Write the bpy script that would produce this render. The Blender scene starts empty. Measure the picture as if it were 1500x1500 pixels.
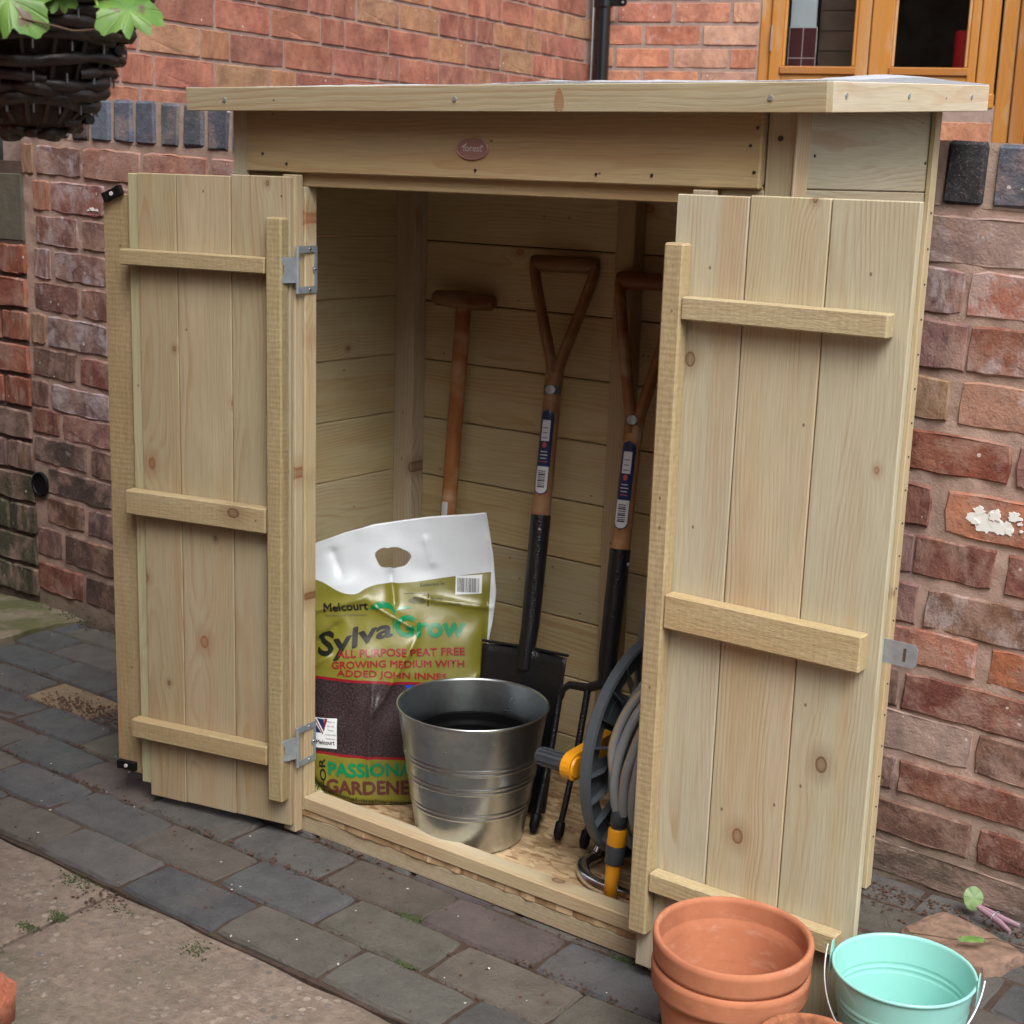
import bpy, bmesh, math, random
from mathutils import Vector, Matrix, noise
random.seed(7)
rnd = random.Random(11)
PI = math.pi
sc = bpy.context.scene
col = sc.collection

# ------------------------------------------------------------------ camera
CAM = Vector((1.943224, -1.813542, 1.18))
FPX = 2179.6
_p, _y, _r = math.radians(12.83), math.radians(36.155), math.radians(1.8825)
FWD = Vector((-math.sin(_y) * math.cos(_p), math.cos(_y) * math.cos(_p), -math.sin(_p)))
_rt = Vector((math.cos(_y), math.sin(_y), 0))
_up = _rt.cross(FWD)
RT = _rt * math.cos(_r) + _up * math.sin(_r)
UP = -_rt * math.sin(_r) + _up * math.cos(_r)
cd = bpy.data.cameras.new('camera')
cam = bpy.data.objects.new('camera', cd)
col.objects.link(cam)
m = Matrix((RT, UP, -FWD)).transposed().to_4x4()
m.translation = CAM
cam.matrix_world = m
cd.sensor_width = 36
cd.lens = FPX / 1500 * 36
cd.clip_end = 300
cd.clip_start = 0.05
cd.dof.use_dof = True
cd.dof.focus_distance = 2.15
cd.dof.aperture_fstop = 16
sc.camera = cam

# ------------------------------------------------------------------ light
SUN_EL = math.radians(54)
w = bpy.data.worlds.new('World')
sc.world = w
w.use_nodes = True
wn = w.node_tree
bg = wn.nodes['Background']
sky = wn.nodes.new('ShaderNodeTexSky')
sky.sky_type = 'NISHITA'
sky.sun_disc = False
sky.sun_elevation = SUN_EL
sdir = Vector((math.cos(SUN_EL) * 0.78, -math.cos(SUN_EL) * 0.626, math.sin(SUN_EL)))
sky.sun_rotation = math.atan2(sdir.x, sdir.y)
sky.dust_density = 6
sky.ozone_density = 1.5
hs = wn.nodes.new('ShaderNodeHueSaturation')
hs.inputs['Saturation'].default_value = 0.35
wn.links.new(sky.outputs[0], hs.inputs['Color'])
wn.links.new(hs.outputs[0], bg.inputs[0])
bg.inputs[1].default_value = 0.145
sl = bpy.data.lights.new('sun', 'SUN')
sl.energy = 1.3
sl.angle = math.radians(28)
sl.color = (1.0, 0.975, 0.94)
so = bpy.data.objects.new('sun', sl)
col.objects.link(so)
so.rotation_euler = sdir.to_track_quat('Z', 'Y').to_euler()
sc.view_settings.view_transform = 'Standard'
sc.view_settings.look = 'None'
sc.view_settings.gamma = 1
sc.view_settings.use_curve_mapping = False
sc.view_settings.exposure = 0.62
sc.render.engine = 'CYCLES'
sc.cycles.use_denoising = True
sc.cycles.max_bounces = 8

# ------------------------------------------------------------------ node helpers
def mat(name):
    m = bpy.data.materials.new(name)
    m.use_nodes = True
    nt = m.node_tree
    return m, nt, nt.nodes['Principled BSDF']

def nd(nt, typ, ins=None, **props):
    n = nt.nodes.new('ShaderNode' + typ)
    for k, v in props.items():
        setattr(n, k, v)
    for k, v in (ins or {}).items():
        if isinstance(v, bpy.types.NodeSocket):
            nt.links.new(v, n.inputs[k])
        else:
            n.inputs[k].default_value = v
    return n

def mth(nt, op, a, b=0.0, c=0.0, clamp=False):
    n = nt.nodes.new('ShaderNodeMath')
    n.operation = op
    n.use_clamp = clamp
    for i, v in enumerate((a, b, c)):
        if isinstance(v, bpy.types.NodeSocket):
            nt.links.new(v, n.inputs[i])
        else:
            n.inputs[i].default_value = v
    return n.outputs[0]

def vmul(nt, v, s):
    return nd(nt, 'VectorMath', {0: v, 1: s}, operation='MULTIPLY').outputs[0]

def vadd(nt, v, s):
    return nd(nt, 'VectorMath', {0: v, 1: s}, operation='ADD').outputs[0]

def mixc(nt, f, a, b, mode='MIX'):
    n = nt.nodes.new('ShaderNodeMix')
    n.data_type = 'RGBA'
    n.blend_type = mode
    for k, v in ((0, f), (6, a), (7, b)):
        if isinstance(v, bpy.types.NodeSocket):
            nt.links.new(v, n.inputs[k])
        else:
            n.inputs[k].default_value = v if k == 0 else (tuple(v) + (1,))[:4]
    return n.outputs[2]

def noi(nt, vec, scale=5, detail=4, rough=0.5, out=0):
    n = nd(nt, 'TexNoise', {'Vector': vec, 'Scale': scale, 'Detail': detail, 'Roughness': rough})
    return n.outputs[out]

def ramp(nt, f, stops, interp='LINEAR'):
    n = nt.nodes.new('ShaderNodeValToRGB')
    n.color_ramp.interpolation = interp
    e = n.color_ramp.elements
    while len(e) < len(stops):
        e.new(0.5)
    for i, (p, c) in enumerate(stops):
        e[i].position = p
        e[i].color = (c, c, c, 1) if isinstance(c, (int, float)) else tuple(c) + (1,)
    nt.links.new(f, n.inputs[0])
    return n.outputs[0]

def bump(nt, b, h, strength, dist=0.002):
    n = nd(nt, 'Bump', {'Height': h, 'Strength': strength, 'Distance': dist})
    nt.links.new(n.outputs[0], b.inputs['Normal'])
    return n

def seedvec(nt, vec, k=41.0):
    oi = nt.nodes.new('ShaderNodeObjectInfo')
    r = oi.outputs['Random']
    cb = nd(nt, 'CombineXYZ', {0: mth(nt, 'MULTIPLY', r, k), 1: mth(nt, 'MULTIPLY', r, k * 1.7), 2: mth(nt, 'MULTIPLY', r, k * 0.6)})
    return vadd(nt, vec, cb.outputs[0]), oi

# ------------------------------------------------------------------ materials
def make_wood(name, rough=False, base=(0.495, 0.450, 0.338), late=(0.395, 0.275, 0.175), ringf=165.0, gloss=0.62, latemix=0.85, knots=1.0, green=0.35):
    m, nt, b = mat(name)
    tc = nt.nodes.new('ShaderNodeTexCoord')
    P0 = tc.outputs['Object']
    oi = nt.nodes.new('ShaderNodeObjectInfo')
    R = oi.outputs['Random']
    R2 = mth(nt, 'FRACT', mth(nt, 'MULTIPLY', R, 17.31))
    R3 = mth(nt, 'FRACT', mth(nt, 'MULTIPLY', R, 71.77))
    P = vadd(nt, P0, nd(nt, 'CombineXYZ', {0: mth(nt, 'MULTIPLY', R, 53.0), 1: 0.0, 2: 0.0}).outputs[0])
    s = nd(nt, 'SeparateXYZ', {0: P0})
    sp = nd(nt, 'SeparateXYZ', {0: P})
    nA = noi(nt, vmul(nt, P, (1.6, 5, 5)), 1.0, 2, 0.4)
    nB = noi(nt, vmul(nt, P, (3.0, 14, 14)), 1.0, 3, 0.5)
    # knots: a few distance cells along the board
    vo = nd(nt, 'TexVoronoi', {'Vector': vmul(nt, P, (4.6, 6.4, 1.0)), 'Scale': 1.0, 'Randomness': 1.0}, feature='F1', voronoi_dimensions='2D')
    vcol = nd(nt, 'SeparateColor', {0: vo.outputs['Color']})
    has = mth(nt, 'GREATER_THAN', vcol.outputs[0], 0.77)
    kd = mth(nt, 'MULTIPLY', vo.outputs['Distance'], mth(nt, 'ADD', 0.75, mth(nt, 'MULTIPLY', vcol.outputs[1], 1.6)))
    kfall = mth(nt, 'MULTIPLY', mth(nt, 'POWER', 2.718, mth(nt, 'MULTIPLY', mth(nt, 'MULTIPLY', kd, kd), -22.0)), has)
    yy = mth(nt, 'ADD', s.outputs[1], mth(nt, 'MULTIPLY', mth(nt, 'SUBTRACT', R2, 0.5), 0.10))
    yy = mth(nt, 'ADD', yy, mth(nt, 'MULTIPLY', mth(nt, 'SUBTRACT', nA, 0.5), 0.085))
    zz = mth(nt, 'ADD', mth(nt, 'ADD', s.outputs[2], mth(nt, 'MULTIPLY', R3, 0.035)), 0.006)
    zz = mth(nt, 'ADD', zz, mth(nt, 'MULTIPLY', mth(nt, 'SUBTRACT', nB, 0.5), 0.024))
    zz = mth(nt, 'ADD', zz, mth(nt, 'MULTIPLY', s.outputs[0], mth(nt, 'MULTIPLY', mth(nt, 'SUBTRACT', R3, 0.5), 0.05)))
    rr = mth(nt, 'SQRT', mth(nt, 'ADD', mth(nt, 'MULTIPLY', yy, yy), mth(nt, 'MULTIPLY', zz, zz)))
    rr = mth(nt, 'ADD', rr, mth(nt, 'MULTIPLY', kfall, 0.010 * knots))
    rings = mth(nt, 'FRACT', mth(nt, 'MULTIPLY', rr, ringf))
    ringc = ramp(nt, rings, [(0.0, 0.05), (0.45, 0.15), (0.82, 1.0), (0.93, 0.9), (1.0, 0.05)])
    wide = noi(nt, vmul(nt, P, (2.2, 30, 30)), 1.0, 2, 0.5)
    amt = mth(nt, 'MULTIPLY', ringc, ramp(nt, wide, [(0.36, 0.08), (0.66, 1.0)]))
    fib = noi(nt, vmul(nt, P, (14, 480, 480)), 1.0, 2, 0.6)
    c1 = mixc(nt, mth(nt, 'MULTIPLY', amt, latemix), base, late)
    streak = noi(nt, vmul(nt, P, (1.1, 22, 22)), 1.0, 2, 0.5)
    c1 = mixc(nt, ramp(nt, streak, [(0.50, 0.0), (0.70, 0.5)]), c1, (0.46, 0.31, 0.18))
    grn = noi(nt, vmul(nt, P, (1.9, 9, 9)), 1.0, 3, 0.5)
    c1 = mixc(nt, mth(nt, 'MULTIPLY', ramp(nt, grn, [(0.42, 0.0), (0.62, 1.0)]), green), c1, (0.42, 0.405, 0.265))
    pale = noi(nt, vmul(nt, vadd(nt, P, (3.1, 7.7, 1.3)), (3.4, 12, 12)), 1.0, 3, 0.6)
    c1 = mixc(nt, ramp(nt, pale, [(0.55, 0.0), (0.75, 0.45)]), c1, (0.60, 0.55, 0.40))
    c1 = mixc(nt, ramp(nt, fib, [(0.25, 0.30), (0.6, 0.0)]), c1, (0.24, 0.18, 0.10))
    kin = ramp(nt, kd, [(0.012, 0.6), (0.032, 0.72), (0.042, 1.0), (0.050, 0.35), (0.15, 0.0)])
    kmask = mth(nt, 'MULTIPLY', mth(nt, 'MULTIPLY', kin, has), knots, clamp=True)
    c1 = mixc(nt, kmask, c1, mixc(nt, vcol.outputs[2], (0.11, 0.05, 0.025), (0.30, 0.13, 0.06)))
    # small dark specks and staple marks
    sv = nd(nt, 'TexVoronoi', {'Vector': vmul(nt, P, (17, 25, 1)), 'Scale': 1.0}, feature='F1', voronoi_dimensions='2D')
    scx = nd(nt, 'SeparateColor', {0: sv.outputs['Color']})
    spk = mth(nt, 'MULTIPLY', mth(nt, 'LESS_THAN', sv.outputs['Distance'], 0.045), mth(nt, 'GREATER_THAN', scx.outputs[1], 0.93))
    c1 = mixc(nt, mth(nt, 'MULTIPLY', spk, 0.7), c1, (0.09, 0.055, 0.03))
    if rough:
        dn = noi(nt, vmul(nt, P, (90, 160, 160)), 1.0, 3, 0.7)
        c1 = mixc(nt, ramp(nt, dn, [(0.35, 0.30), (0.6, 0.0)]), c1, (0.26, 0.20, 0.12))
    c1 = mixc(nt, 1.0, c1, oi.outputs['Color'], 'MULTIPLY')
    nt.links.new(c1, b.inputs['Base Color'])
    b.inputs['Roughness'].default_value = gloss
    b.inputs['Specular IOR Level'].default_value = 0.3
    if rough:
        saw = nd(nt, 'TexWave', {'Vector': vadd(nt, vmul(nt, P, (1, 0.35, 0.35)), (0, 0, 0)), 'Scale': 34.0, 'Distortion': 3.0, 'Detail': 3.0, 'Detail Scale': 2.0}, wave_type='BANDS', bands_direction='X')
        hairy = noi(nt, vmul(nt, P, (70, 380, 380)), 1.0, 3, 0.7)
        h = mth(nt, 'ADD', mth(nt, 'MULTIPLY', saw.outputs[1], 0.16), mth(nt, 'MULTIPLY', hairy, 0.9))
        bump(nt, b, h, 0.7, 0.0014)
    else:
        h = mth(nt, 'ADD', mth(nt, 'MULTIPLY', fib, 0.6), mth(nt, 'MULTIPLY', ringc, -0.35))
        h = mth(nt, 'ADD', h, mth(nt, 'MULTIPLY', kmask, -0.8))
        bump(nt, b, h, 0.35, 0.0008)
    return m

WOOD = make_wood('pine_planed')
SAWN = make_wood('pine_sawn', rough=True, base=(0.47, 0.405, 0.26), green=0.25)
FRAMEW = make_wood('varnished_joinery', base=(0.50, 0.215, 0.045), late=(0.36, 0.13, 0.025), gloss=0.28, knots=0.4, green=0.0, latemix=0.45)
ASH = make_wood('varnished_ash', base=(0.29, 0.145, 0.068), late=(0.13, 0.055, 0.024), ringf=330, gloss=0.3, knots=0.0, green=0.0, latemix=0.9)
DARKH = make_wood('dark_hardwood', base=(0.27, 0.105, 0.038), late=(0.13, 0.045, 0.018), ringf=300, gloss=0.25, knots=0.0, green=0.0, latemix=0.8)

def make_brick(smear=0.0):
    m, nt, b = mat('old_brick')
    tc = nt.nodes.new('ShaderNodeTexCoord')
    V, oi = seedvec(nt, tc.outputs['Object'])
    C = oi.outputs['Color']
    A = oi.outputs['Alpha']
    n1 = noi(nt, V, 14, 5, 0.6)
    n2 = noi(nt, V, 60, 6, 0.65)
    n3 = noi(nt, V, 260, 3, 0.6)
    n4 = noi(nt, vadd(nt, V, (9, 2, 5)), 9, 6, 0.62)
    dark = mixc(nt, 1.0, C, (0.5, 0.45, 0.49), 'MULTIPLY')
    lite = mixc(nt, 0.38, C, (0.62, 0.36, 0.24))
    c = mixc(nt, ramp(nt, n1, [(0.36, 0.75), (0.60, 0.0)]), C, dark)
    c = mixc(nt, ramp(nt, n4, [(0.50, 0.0), (0.68, 0.8)]), c, lite)
    c = mixc(nt, ramp(nt, n2, [(0.30, 0.55), (0.55, 0.0)]), c, dark)
    c = mixc(nt, ramp(nt, n3, [(0.55, 0.0), (0.75, 0.35)]), c, (0.45, 0.34, 0.28))
    eff = noi(nt, vadd(nt, V, (3, 8, 1)), 20, 7, 0.68)
    thr = mth(nt, 'SUBTRACT', 0.70, mth(nt, 'MULTIPLY', A, 0.26))
    ef = mth(nt, 'MULTIPLY', mth(nt, 'SUBTRACT', eff, thr), 7.0, clamp=True)
    c = mixc(nt, mth(nt, 'MULTIPLY', ef, 0.62), c, (0.50, 0.44, 0.45))
    vs = nd(nt, 'TexVoronoi', {'Vector': V, 'Scale': 55.0}, feature='F1')
    vsc = nd(nt, 'SeparateColor', {0: vs.outputs['Color']})
    sp = mth(nt, 'MULTIPLY', mth(nt, 'LESS_THAN', vs.outputs['Distance'], 0.16), mth(nt, 'GREATER_THAN', vsc.outputs[0], 0.94))
    c = mixc(nt, mth(nt, 'MULTIPLY', sp, 0.8), c, (0.62, 0.58, 0.54))
    if smear:
        ns = noi(nt, vadd(nt, V, (5, 1, 7)), 17, 6, 0.66)
        c = mixc(nt, mth(nt, 'MULTIPLY', ramp(nt, ns, [(0.47, 0.0), (0.62, 1.0)]), smear), c, (0.40, 0.27, 0.225))
    nt.links.new(c, b.inputs['Base Color'])
    b.inputs['Roughness'].default_value = 0.88
    b.inputs['Specular IOR Level'].default_value = 0.25
    h = mth(nt, 'ADD', mth(nt, 'MULTIPLY', n2, 1.0), mth(nt, 'MULTIPLY', n3, 0.35))
    h = mth(nt, 'ADD', h, mth(nt, 'MULTIPLY', n4, 1.2))
    bump(nt, b, h, 0.8, 0.004)
    return m
BRICK = make_brick()
GBRICK = make_brick(0.55)

def rough_mat(name, c0, c1, scale=30, bs=0.6, bd=0.003, extra=None, rough=0.92, world=True):
    m, nt, b = mat(name)
    tc = nt.nodes.new('ShaderNodeTexCoord')
    V = tc.outputs['Object']
    n1 = noi(nt, V, scale, 6, 0.62)
    n2 = noi(nt, V, scale * 0.18, 4, 0.55)
    n3 = noi(nt, V, scale * 7, 3, 0.6)
    c = mixc(nt, ramp(nt, n1, [(0.32, 0.0), (0.68, 1.0)]), c0, c1)
    c = mixc(nt, ramp(nt, n2, [(0.38, 0.4), (0.62, 0.0)]), c, tuple(x * 0.55 for x in c0))
    if extra:
        c = extra(nt, V, c)
    nt.links.new(c, b.inputs['Base Color'])
    b.inputs['Roughness'].default_value = rough
    b.inputs['Specular IOR Level'].default_value = 0.25
    bump(nt, b, mth(nt, 'ADD', n1, mth(nt, 'MULTIPLY', n3, 0.5)), bs, bd)
    return m

def mortar_moss(nt, V, c):
    s = nd(nt, 'SeparateXYZ', {0: V})
    n = noi(nt, V, 5, 4, 0.6)
    f = mth(nt, 'MULTIPLY', mth(nt, 'SUBTRACT', mth(nt, 'ADD', 0.06, mth(nt, 'MULTIPLY', n, 0.30)), s.outputs[2]), 5.0, clamp=True)
    c = mixc(nt, mth(nt, 'MULTIPLY', f, 0.75), c, (0.12, 0.105, 0.075))
    return c
MORTAR = rough_mat('pink_lime_mortar', (0.47, 0.33, 0.275), (0.37, 0.255, 0.21), 40, 0.7, 0.004, mortar_moss)
CAPMORTAR = rough_mat('pale_mortar', (0.50, 0.38, 0.31), (0.40, 0.29, 0.235), 40, 0.7, 0.004)
HMORTAR = rough_mat('grey_house_mortar', (0.40, 0.30, 0.26), (0.30, 0.21, 0.18), 45, 0.6, 0.003)
SOIL = rough_mat('soil', (0.065, 0.045, 0.037), (0.035, 0.025, 0.022), 60, 1.0, 0.008)

def make_paver():
    m, nt, b = mat('blue_grey_paver')
    tc = nt.nodes.new('ShaderNodeTexCoord')
    V, oi = seedvec(nt, tc.outputs['Object'])
    C = oi.outputs['Color']
    n1 = noi(nt, V, 22, 6, 0.65)
    n2 = noi(nt, V, 170, 4, 0.7)
    n4 = noi(nt, V, 7, 4, 0.6)
    c = mixc(nt, ramp(nt, n1, [(0.35, 0.6), (0.62, 0.0)]), C, mixc(nt, 1.0, C, (0.5, 0.5, 0.52), 'MULTIPLY'))
    c = mixc(nt, ramp(nt, n4, [(0.52, 0.0), (0.68, 0.4)]), c, (0.125, 0.108, 0.094))
    c = mixc(nt, ramp(nt, n2, [(0.60, 0.0), (0.75, 0.4)]), c, (0.22, 0.20, 0.18))
    c = mixc(nt, ramp(nt, n2, [(0.25, 0.6), (0.42, 0.0)]), c, (0.03, 0.028, 0.028))
    vs = nd(nt, 'TexVoronoi', {'Vector': V, 'Scale': 60.0}, feature='F1')
    vsc = nd(nt, 'SeparateColor', {0: vs.outputs['Color']})
    sp = mth(nt, 'MULTIPLY', mth(nt, 'LESS_THAN', vs.outputs['Distance'], 0.12), mth(nt, 'GREATER_THAN', vsc.outputs[0], 0.965))
    c = mixc(nt, sp, c, (0.55, 0.53, 0.5))
    nt.links.new(c, b.inputs['Base Color'])
    b.inputs['Roughness'].default_value = 0.72
    b.inputs['Specular IOR Level'].default_value = 0.35
    bump(nt, b, mth(nt, 'ADD', n1, mth(nt, 'MULTIPLY', n2, 0.6)), 0.9, 0.006)
    return m
PAVER = make_paver()

def conc_extra(nt, V, c):
    vs = nd(nt, 'TexVoronoi', {'Vector': V, 'Scale': 75.0, 'Randomness': 1.0}, feature='F1')
    vsc = nd(nt, 'SeparateColor', {0: vs.outputs['Color']})
    reg = ramp(nt, noi(nt, V, 2.3, 4, 0.6), [(0.34, 0.15), (0.52, 1.0)])
    sp = mth(nt, 'MULTIPLY', mth(nt, 'MULTIPLY', mth(nt, 'LESS_THAN', vs.outputs['Distance'], 0.42), mth(nt, 'GREATER_THAN', vsc.outputs[0], 0.62)), reg)
    pc = mixc(nt, vsc.outputs[1], (0.14, 0.125, 0.12), (0.44, 0.37, 0.30))
    c = mixc(nt, mth(nt, 'MULTIPLY', sp, 0.75), c, pc)
    g = ramp(nt, noi(nt, vadd(nt, V, (4, 4, 4)), 3.1, 5, 0.6), [(0.52, 0.0), (0.68, 0.6)])
    c = mixc(nt, g, c, (0.15, 0.14, 0.10))
    return c
CONC = rough_mat('worn_concrete', (0.35, 0.275, 0.22), (0.20, 0.15, 0.12), 60, 1.0, 0.008, conc_extra)
def mossc(nt, V, c):
    g = ramp(nt, noi(nt, V, 9, 5, 0.65), [(0.42, 0.0), (0.58, 0.85)])
    return mixc(nt, g, c, (0.085, 0.095, 0.035))
MOSSC = rough_mat('mossy_concrete', (0.24, 0.20, 0.14), (0.15, 0.125, 0.09), 34, 0.9, 0.006, mossc)

def simple(name, c, rough=0.5, metal=0.0, spec=0.5, coat=0.0, var=0.0, vs=30, bs=0.0, bd=0.001):
    m, nt, b = mat(name)
    b.inputs['Base Color'].default_value = tuple(c) + (1,)
    b.inputs['Roughness'].default_value = rough
    b.inputs['Metallic'].default_value = metal
    b.inputs['Specular IOR Level'].default_value = spec
    b.inputs['Coat Weight'].default_value = coat
    if var or bs:
        tc = nt.nodes.new('ShaderNodeTexCoord')
        n1 = noi(nt, tc.outputs['Object'], vs, 5, 0.6)
        if var:
            cc = mixc(nt, ramp(nt, n1, [(0.3, 0.0), (0.7, 1.0)]), tuple(x * (1 - var) for x in c), tuple(min(1, x * (1 + var)) for x in c))
            nt.links.new(cc, b.inputs['Base Color'])
            r = mth(nt, 'ADD', rough, mth(nt, 'MULTIPLY', mth(nt, 'SUBTRACT', n1, 0.5), var * 0.8))
            nt.links.new(r, b.inputs['Roughness'])
        if bs:
            bump(nt, b, n1, bs, bd)
    return m

def make_osb():
    m, nt, b = mat('strand_board')
    tc = nt.nodes.new('ShaderNodeTexCoord')
    V = tc.outputs['Object']
    tot = None
    base = (0.47, 0.31, 0.16)
    c = None
    for i, (ang, sc_) in enumerate(((0.3, 1.0), (1.25, 1.1), (2.2, 0.9))):
        mp = nd(nt, 'Mapping', {'Vector': vadd(nt, V, (i * 3.3, i * 1.7, 0)), 'Rotation': (0, 0, ang), 'Scale': (44 * sc_, 105 * sc_, 1)})
        v = nd(nt, 'TexVoronoi', {'Vector': mp.outputs[0], 'Scale': 1.0}, feature='F1')
        s = nd(nt, 'SeparateColor', {0: v.outputs['Color']})
        ci = mixc(nt, s.outputs[0], (0.27, 0.155, 0.07), (0.62, 0.46, 0.27))
        if c is None:
            c = ci
        else:
            c = mixc(nt, ramp(nt, s.outputs[1], [(0.45, 0.0), (0.55, 1.0)]), c, ci)
        tot = s.outputs[0] if tot is None else mth(nt, 'ADD', tot, s.outputs[0])
    n = noi(nt, V, 45, 5, 0.6)
    c = mixc(nt, ramp(nt, n, [(0.62, 0.0), (0.72, 0.8)]), c, (0.10, 0.05, 0.025))
    nt.links.new(c, b.inputs['Base Color'])
    b.inputs['Roughness'].default_value = 0.7
    bump(nt, b, tot, 0.5, 0.001)
    return m
OSB = make_osb()

def make_galv():
    m, nt, b = mat('galvanised_steel')
    tc = nt.nodes.new('ShaderNodeTexCoord')
    V = tc.outputs['Object']
    v = nd(nt, 'TexVoronoi', {'Vector': V, 'Scale': 95.0}, feature='F1')
    s = nd(nt, 'SeparateColor', {0: v.outputs['Color']})
    n = noi(nt, V, 18, 5, 0.6)
    c = mixc(nt, s.outputs[0], (0.47, 0.52, 0.55), (0.54, 0.59, 0.62))
    c = mixc(nt, ramp(nt, n, [(0.45, 0.0), (0.7, 0.5)]), c, (0.57, 0.58, 0.57))
    nt.links.new(c, b.inputs['Base Color'])
    b.inputs['Metallic'].default_value = 1.0
    nt.links.new(mth(nt, 'ADD', 0.22, mth(nt, 'MULTIPLY', n, 0.16)), b.inputs['Roughness'])
    bump(nt, b, noi(nt, V, 7, 2, 0.5), 0.15, 0.008)
    return m
GALV = make_galv()
ZINC = simple('zinc_plated', (0.42, 0.48, 0.53), 0.38, 0.6, var=0.15, vs=80)
CHROME = simple('chromed_tube', (0.66, 0.67, 0.68), 0.2, 1.0, var=0.08, vs=40)
DARKTUBE = simple('grey_painted_tube', (0.15, 0.155, 0.165), 0.4)
BLKPL = simple('black_plastic', (0.007, 0.007, 0.008), 0.5, spec=0.2)
BLKGLOSS = simple('black_gloss_pipe', (0.008, 0.009, 0.011), 0.22, coat=0.3)
GREYPL = simple('slate_grey_plastic', (0.085, 0.10, 0.115), 0.42)
DGREYPL = simple('dark_grey_plastic', (0.05, 0.057, 0.068), 0.5)
YELPL = simple('orange_yellow_plastic', (0.78, 0.33, 0.012), 0.38)
HOSE = simple('grey_hose', (0.26, 0.28, 0.29), 0.38, bs=0.3, vs=400, bd=0.0005)
HOSEY = simple('hose_yellow_stripe', (0.55, 0.31, 0.05), 0.38)
def make_terra():
    m, nt, b = mat('terracotta')
    tc = nt.nodes.new('ShaderNodeTexCoord')
    V, oi = seedvec(nt, tc.outputs['Object'])
    n1 = noi(nt, V, 11, 5, 0.6)
    n2 = noi(nt, vmul(nt, V, (1, 1, 3)), 26, 6, 0.7)
    n3 = noi(nt, V, 190, 3, 0.6)
    c = mixc(nt, ramp(nt, n1, [(0.3, 0.0), (0.7, 1.0)]), (0.36, 0.135, 0.072), (0.50, 0.20, 0.105))
    c = mixc(nt, ramp(nt, n2, [(0.56, 0.0), (0.74, 0.40)]), c, (0.58, 0.40, 0.30))
    c = mixc(nt, ramp(nt, n2, [(0.27, 0.45), (0.42, 0.0)]), c, (0.22, 0.085, 0.05))
    c = mixc(nt, ramp(nt, n3, [(0.64, 0.0), (0.78, 0.4)]), c, (0.24, 0.10, 0.06))
    nt.links.new(c, b.inputs['Base Color'])
    b.inputs['Roughness'].default_value = 0.82
    b.inputs['Specular IOR Level'].default_value = 0.22
    bump(nt, b, mth(nt, 'ADD', n1, mth(nt, 'MULTIPLY', n3, 0.3)), 0.4, 0.0015)
    return m
TERRA = make_terra()
TERRAD = simple('soiled_terracotta', (0.34, 0.135, 0.07), 0.9, spec=0.2, var=0.45, vs=60, bs=0.5, bd=0.0012)
MINT = simple('mint_enamel', (0.30, 0.66, 0.60), 0.36, coat=0.25, var=0.05, vs=6)
WHITEWIRE = simple('bright_wire', (0.62, 0.65, 0.66), 0.28, 1.0)
FELT = simple('mineral_felt', (0.44, 0.46, 0.50), 0.95, var=0.4, vs=700, bs=0.8, bd=0.0012)
WICKER = simple('dark_willow', (0.020, 0.013, 0.011), 0.45, var=0.6, vs=60, bs=0.5, bd=0.002)
COPPER = simple('copper_plate', (0.40, 0.23, 0.20), 0.4, 0.3)
SILVER = simple('silver_letter', (0.72, 0.68, 0.68), 0.3, 0.2)
WHITEPAINT = simple('white_paint', (0.80, 0.80, 0.78), 0.6, bs=0.5, vs=80)
NAILM = simple('nail_head', (0.10, 0.11, 0.13), 0.4, 1.0)
STONE = simple('broken_stone', (0.21, 0.135, 0.098), 0.95, var=0.4, vs=45, bs=1.0, bd=0.006)
PEGM = simple('peg_plastic', (0.32, 0.20, 0.25), 0.4)
ROOMM = simple('dark_room', (0.16, 0.17, 0.14), 0.9, var=0.5, vs=5)
REDM = simple('red_tin', (0.45, 0.012, 0.02), 0.35)
MAROON = simple('maroon_tile', (0.08, 0.012, 0.018), 0.4)
PALEB = simple('pale_blue_board', (0.50, 0.58, 0.63), 0.6)
BROWNB = simple('brown_board', (0.095, 0.062, 0.042), 0.7, var=0.3, vs=6)
TWIG = simple('dry_twig', (0.10, 0.065, 0.04), 0.8, var=0.3, vs=60)
DEBRIS = simple('dry_leaf_litter', (0.075, 0.038, 0.025), 0.9, var=0.5, vs=90)
PEBBLE = simple('pebble', (0.23, 0.20, 0.175), 0.75, var=0.5, vs=25)
MOSS = simple('moss', (0.045, 0.065, 0.020), 0.95, var=0.4, vs=90, bs=0.8, bd=0.003)

def make_hammer():
    m, nt, b = mat('hammered_black_steel')
    tc = nt.nodes.new('ShaderNodeTexCoord')
    v = nd(nt, 'TexVoronoi', {'Vector': tc.outputs['Object'], 'Scale': 330.0}, feature='F1')
    b.inputs['Base Color'].default_value = (0.010, 0.010, 0.012, 1)
    b.inputs['Roughness'].default_value = 0.32
    b.inputs['Specular IOR Level'].default_value = 0.55
    bump(nt, b, v.outputs['Distance'], 0.5, 0.0015)
    return m
HAMMER = make_hammer()

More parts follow.
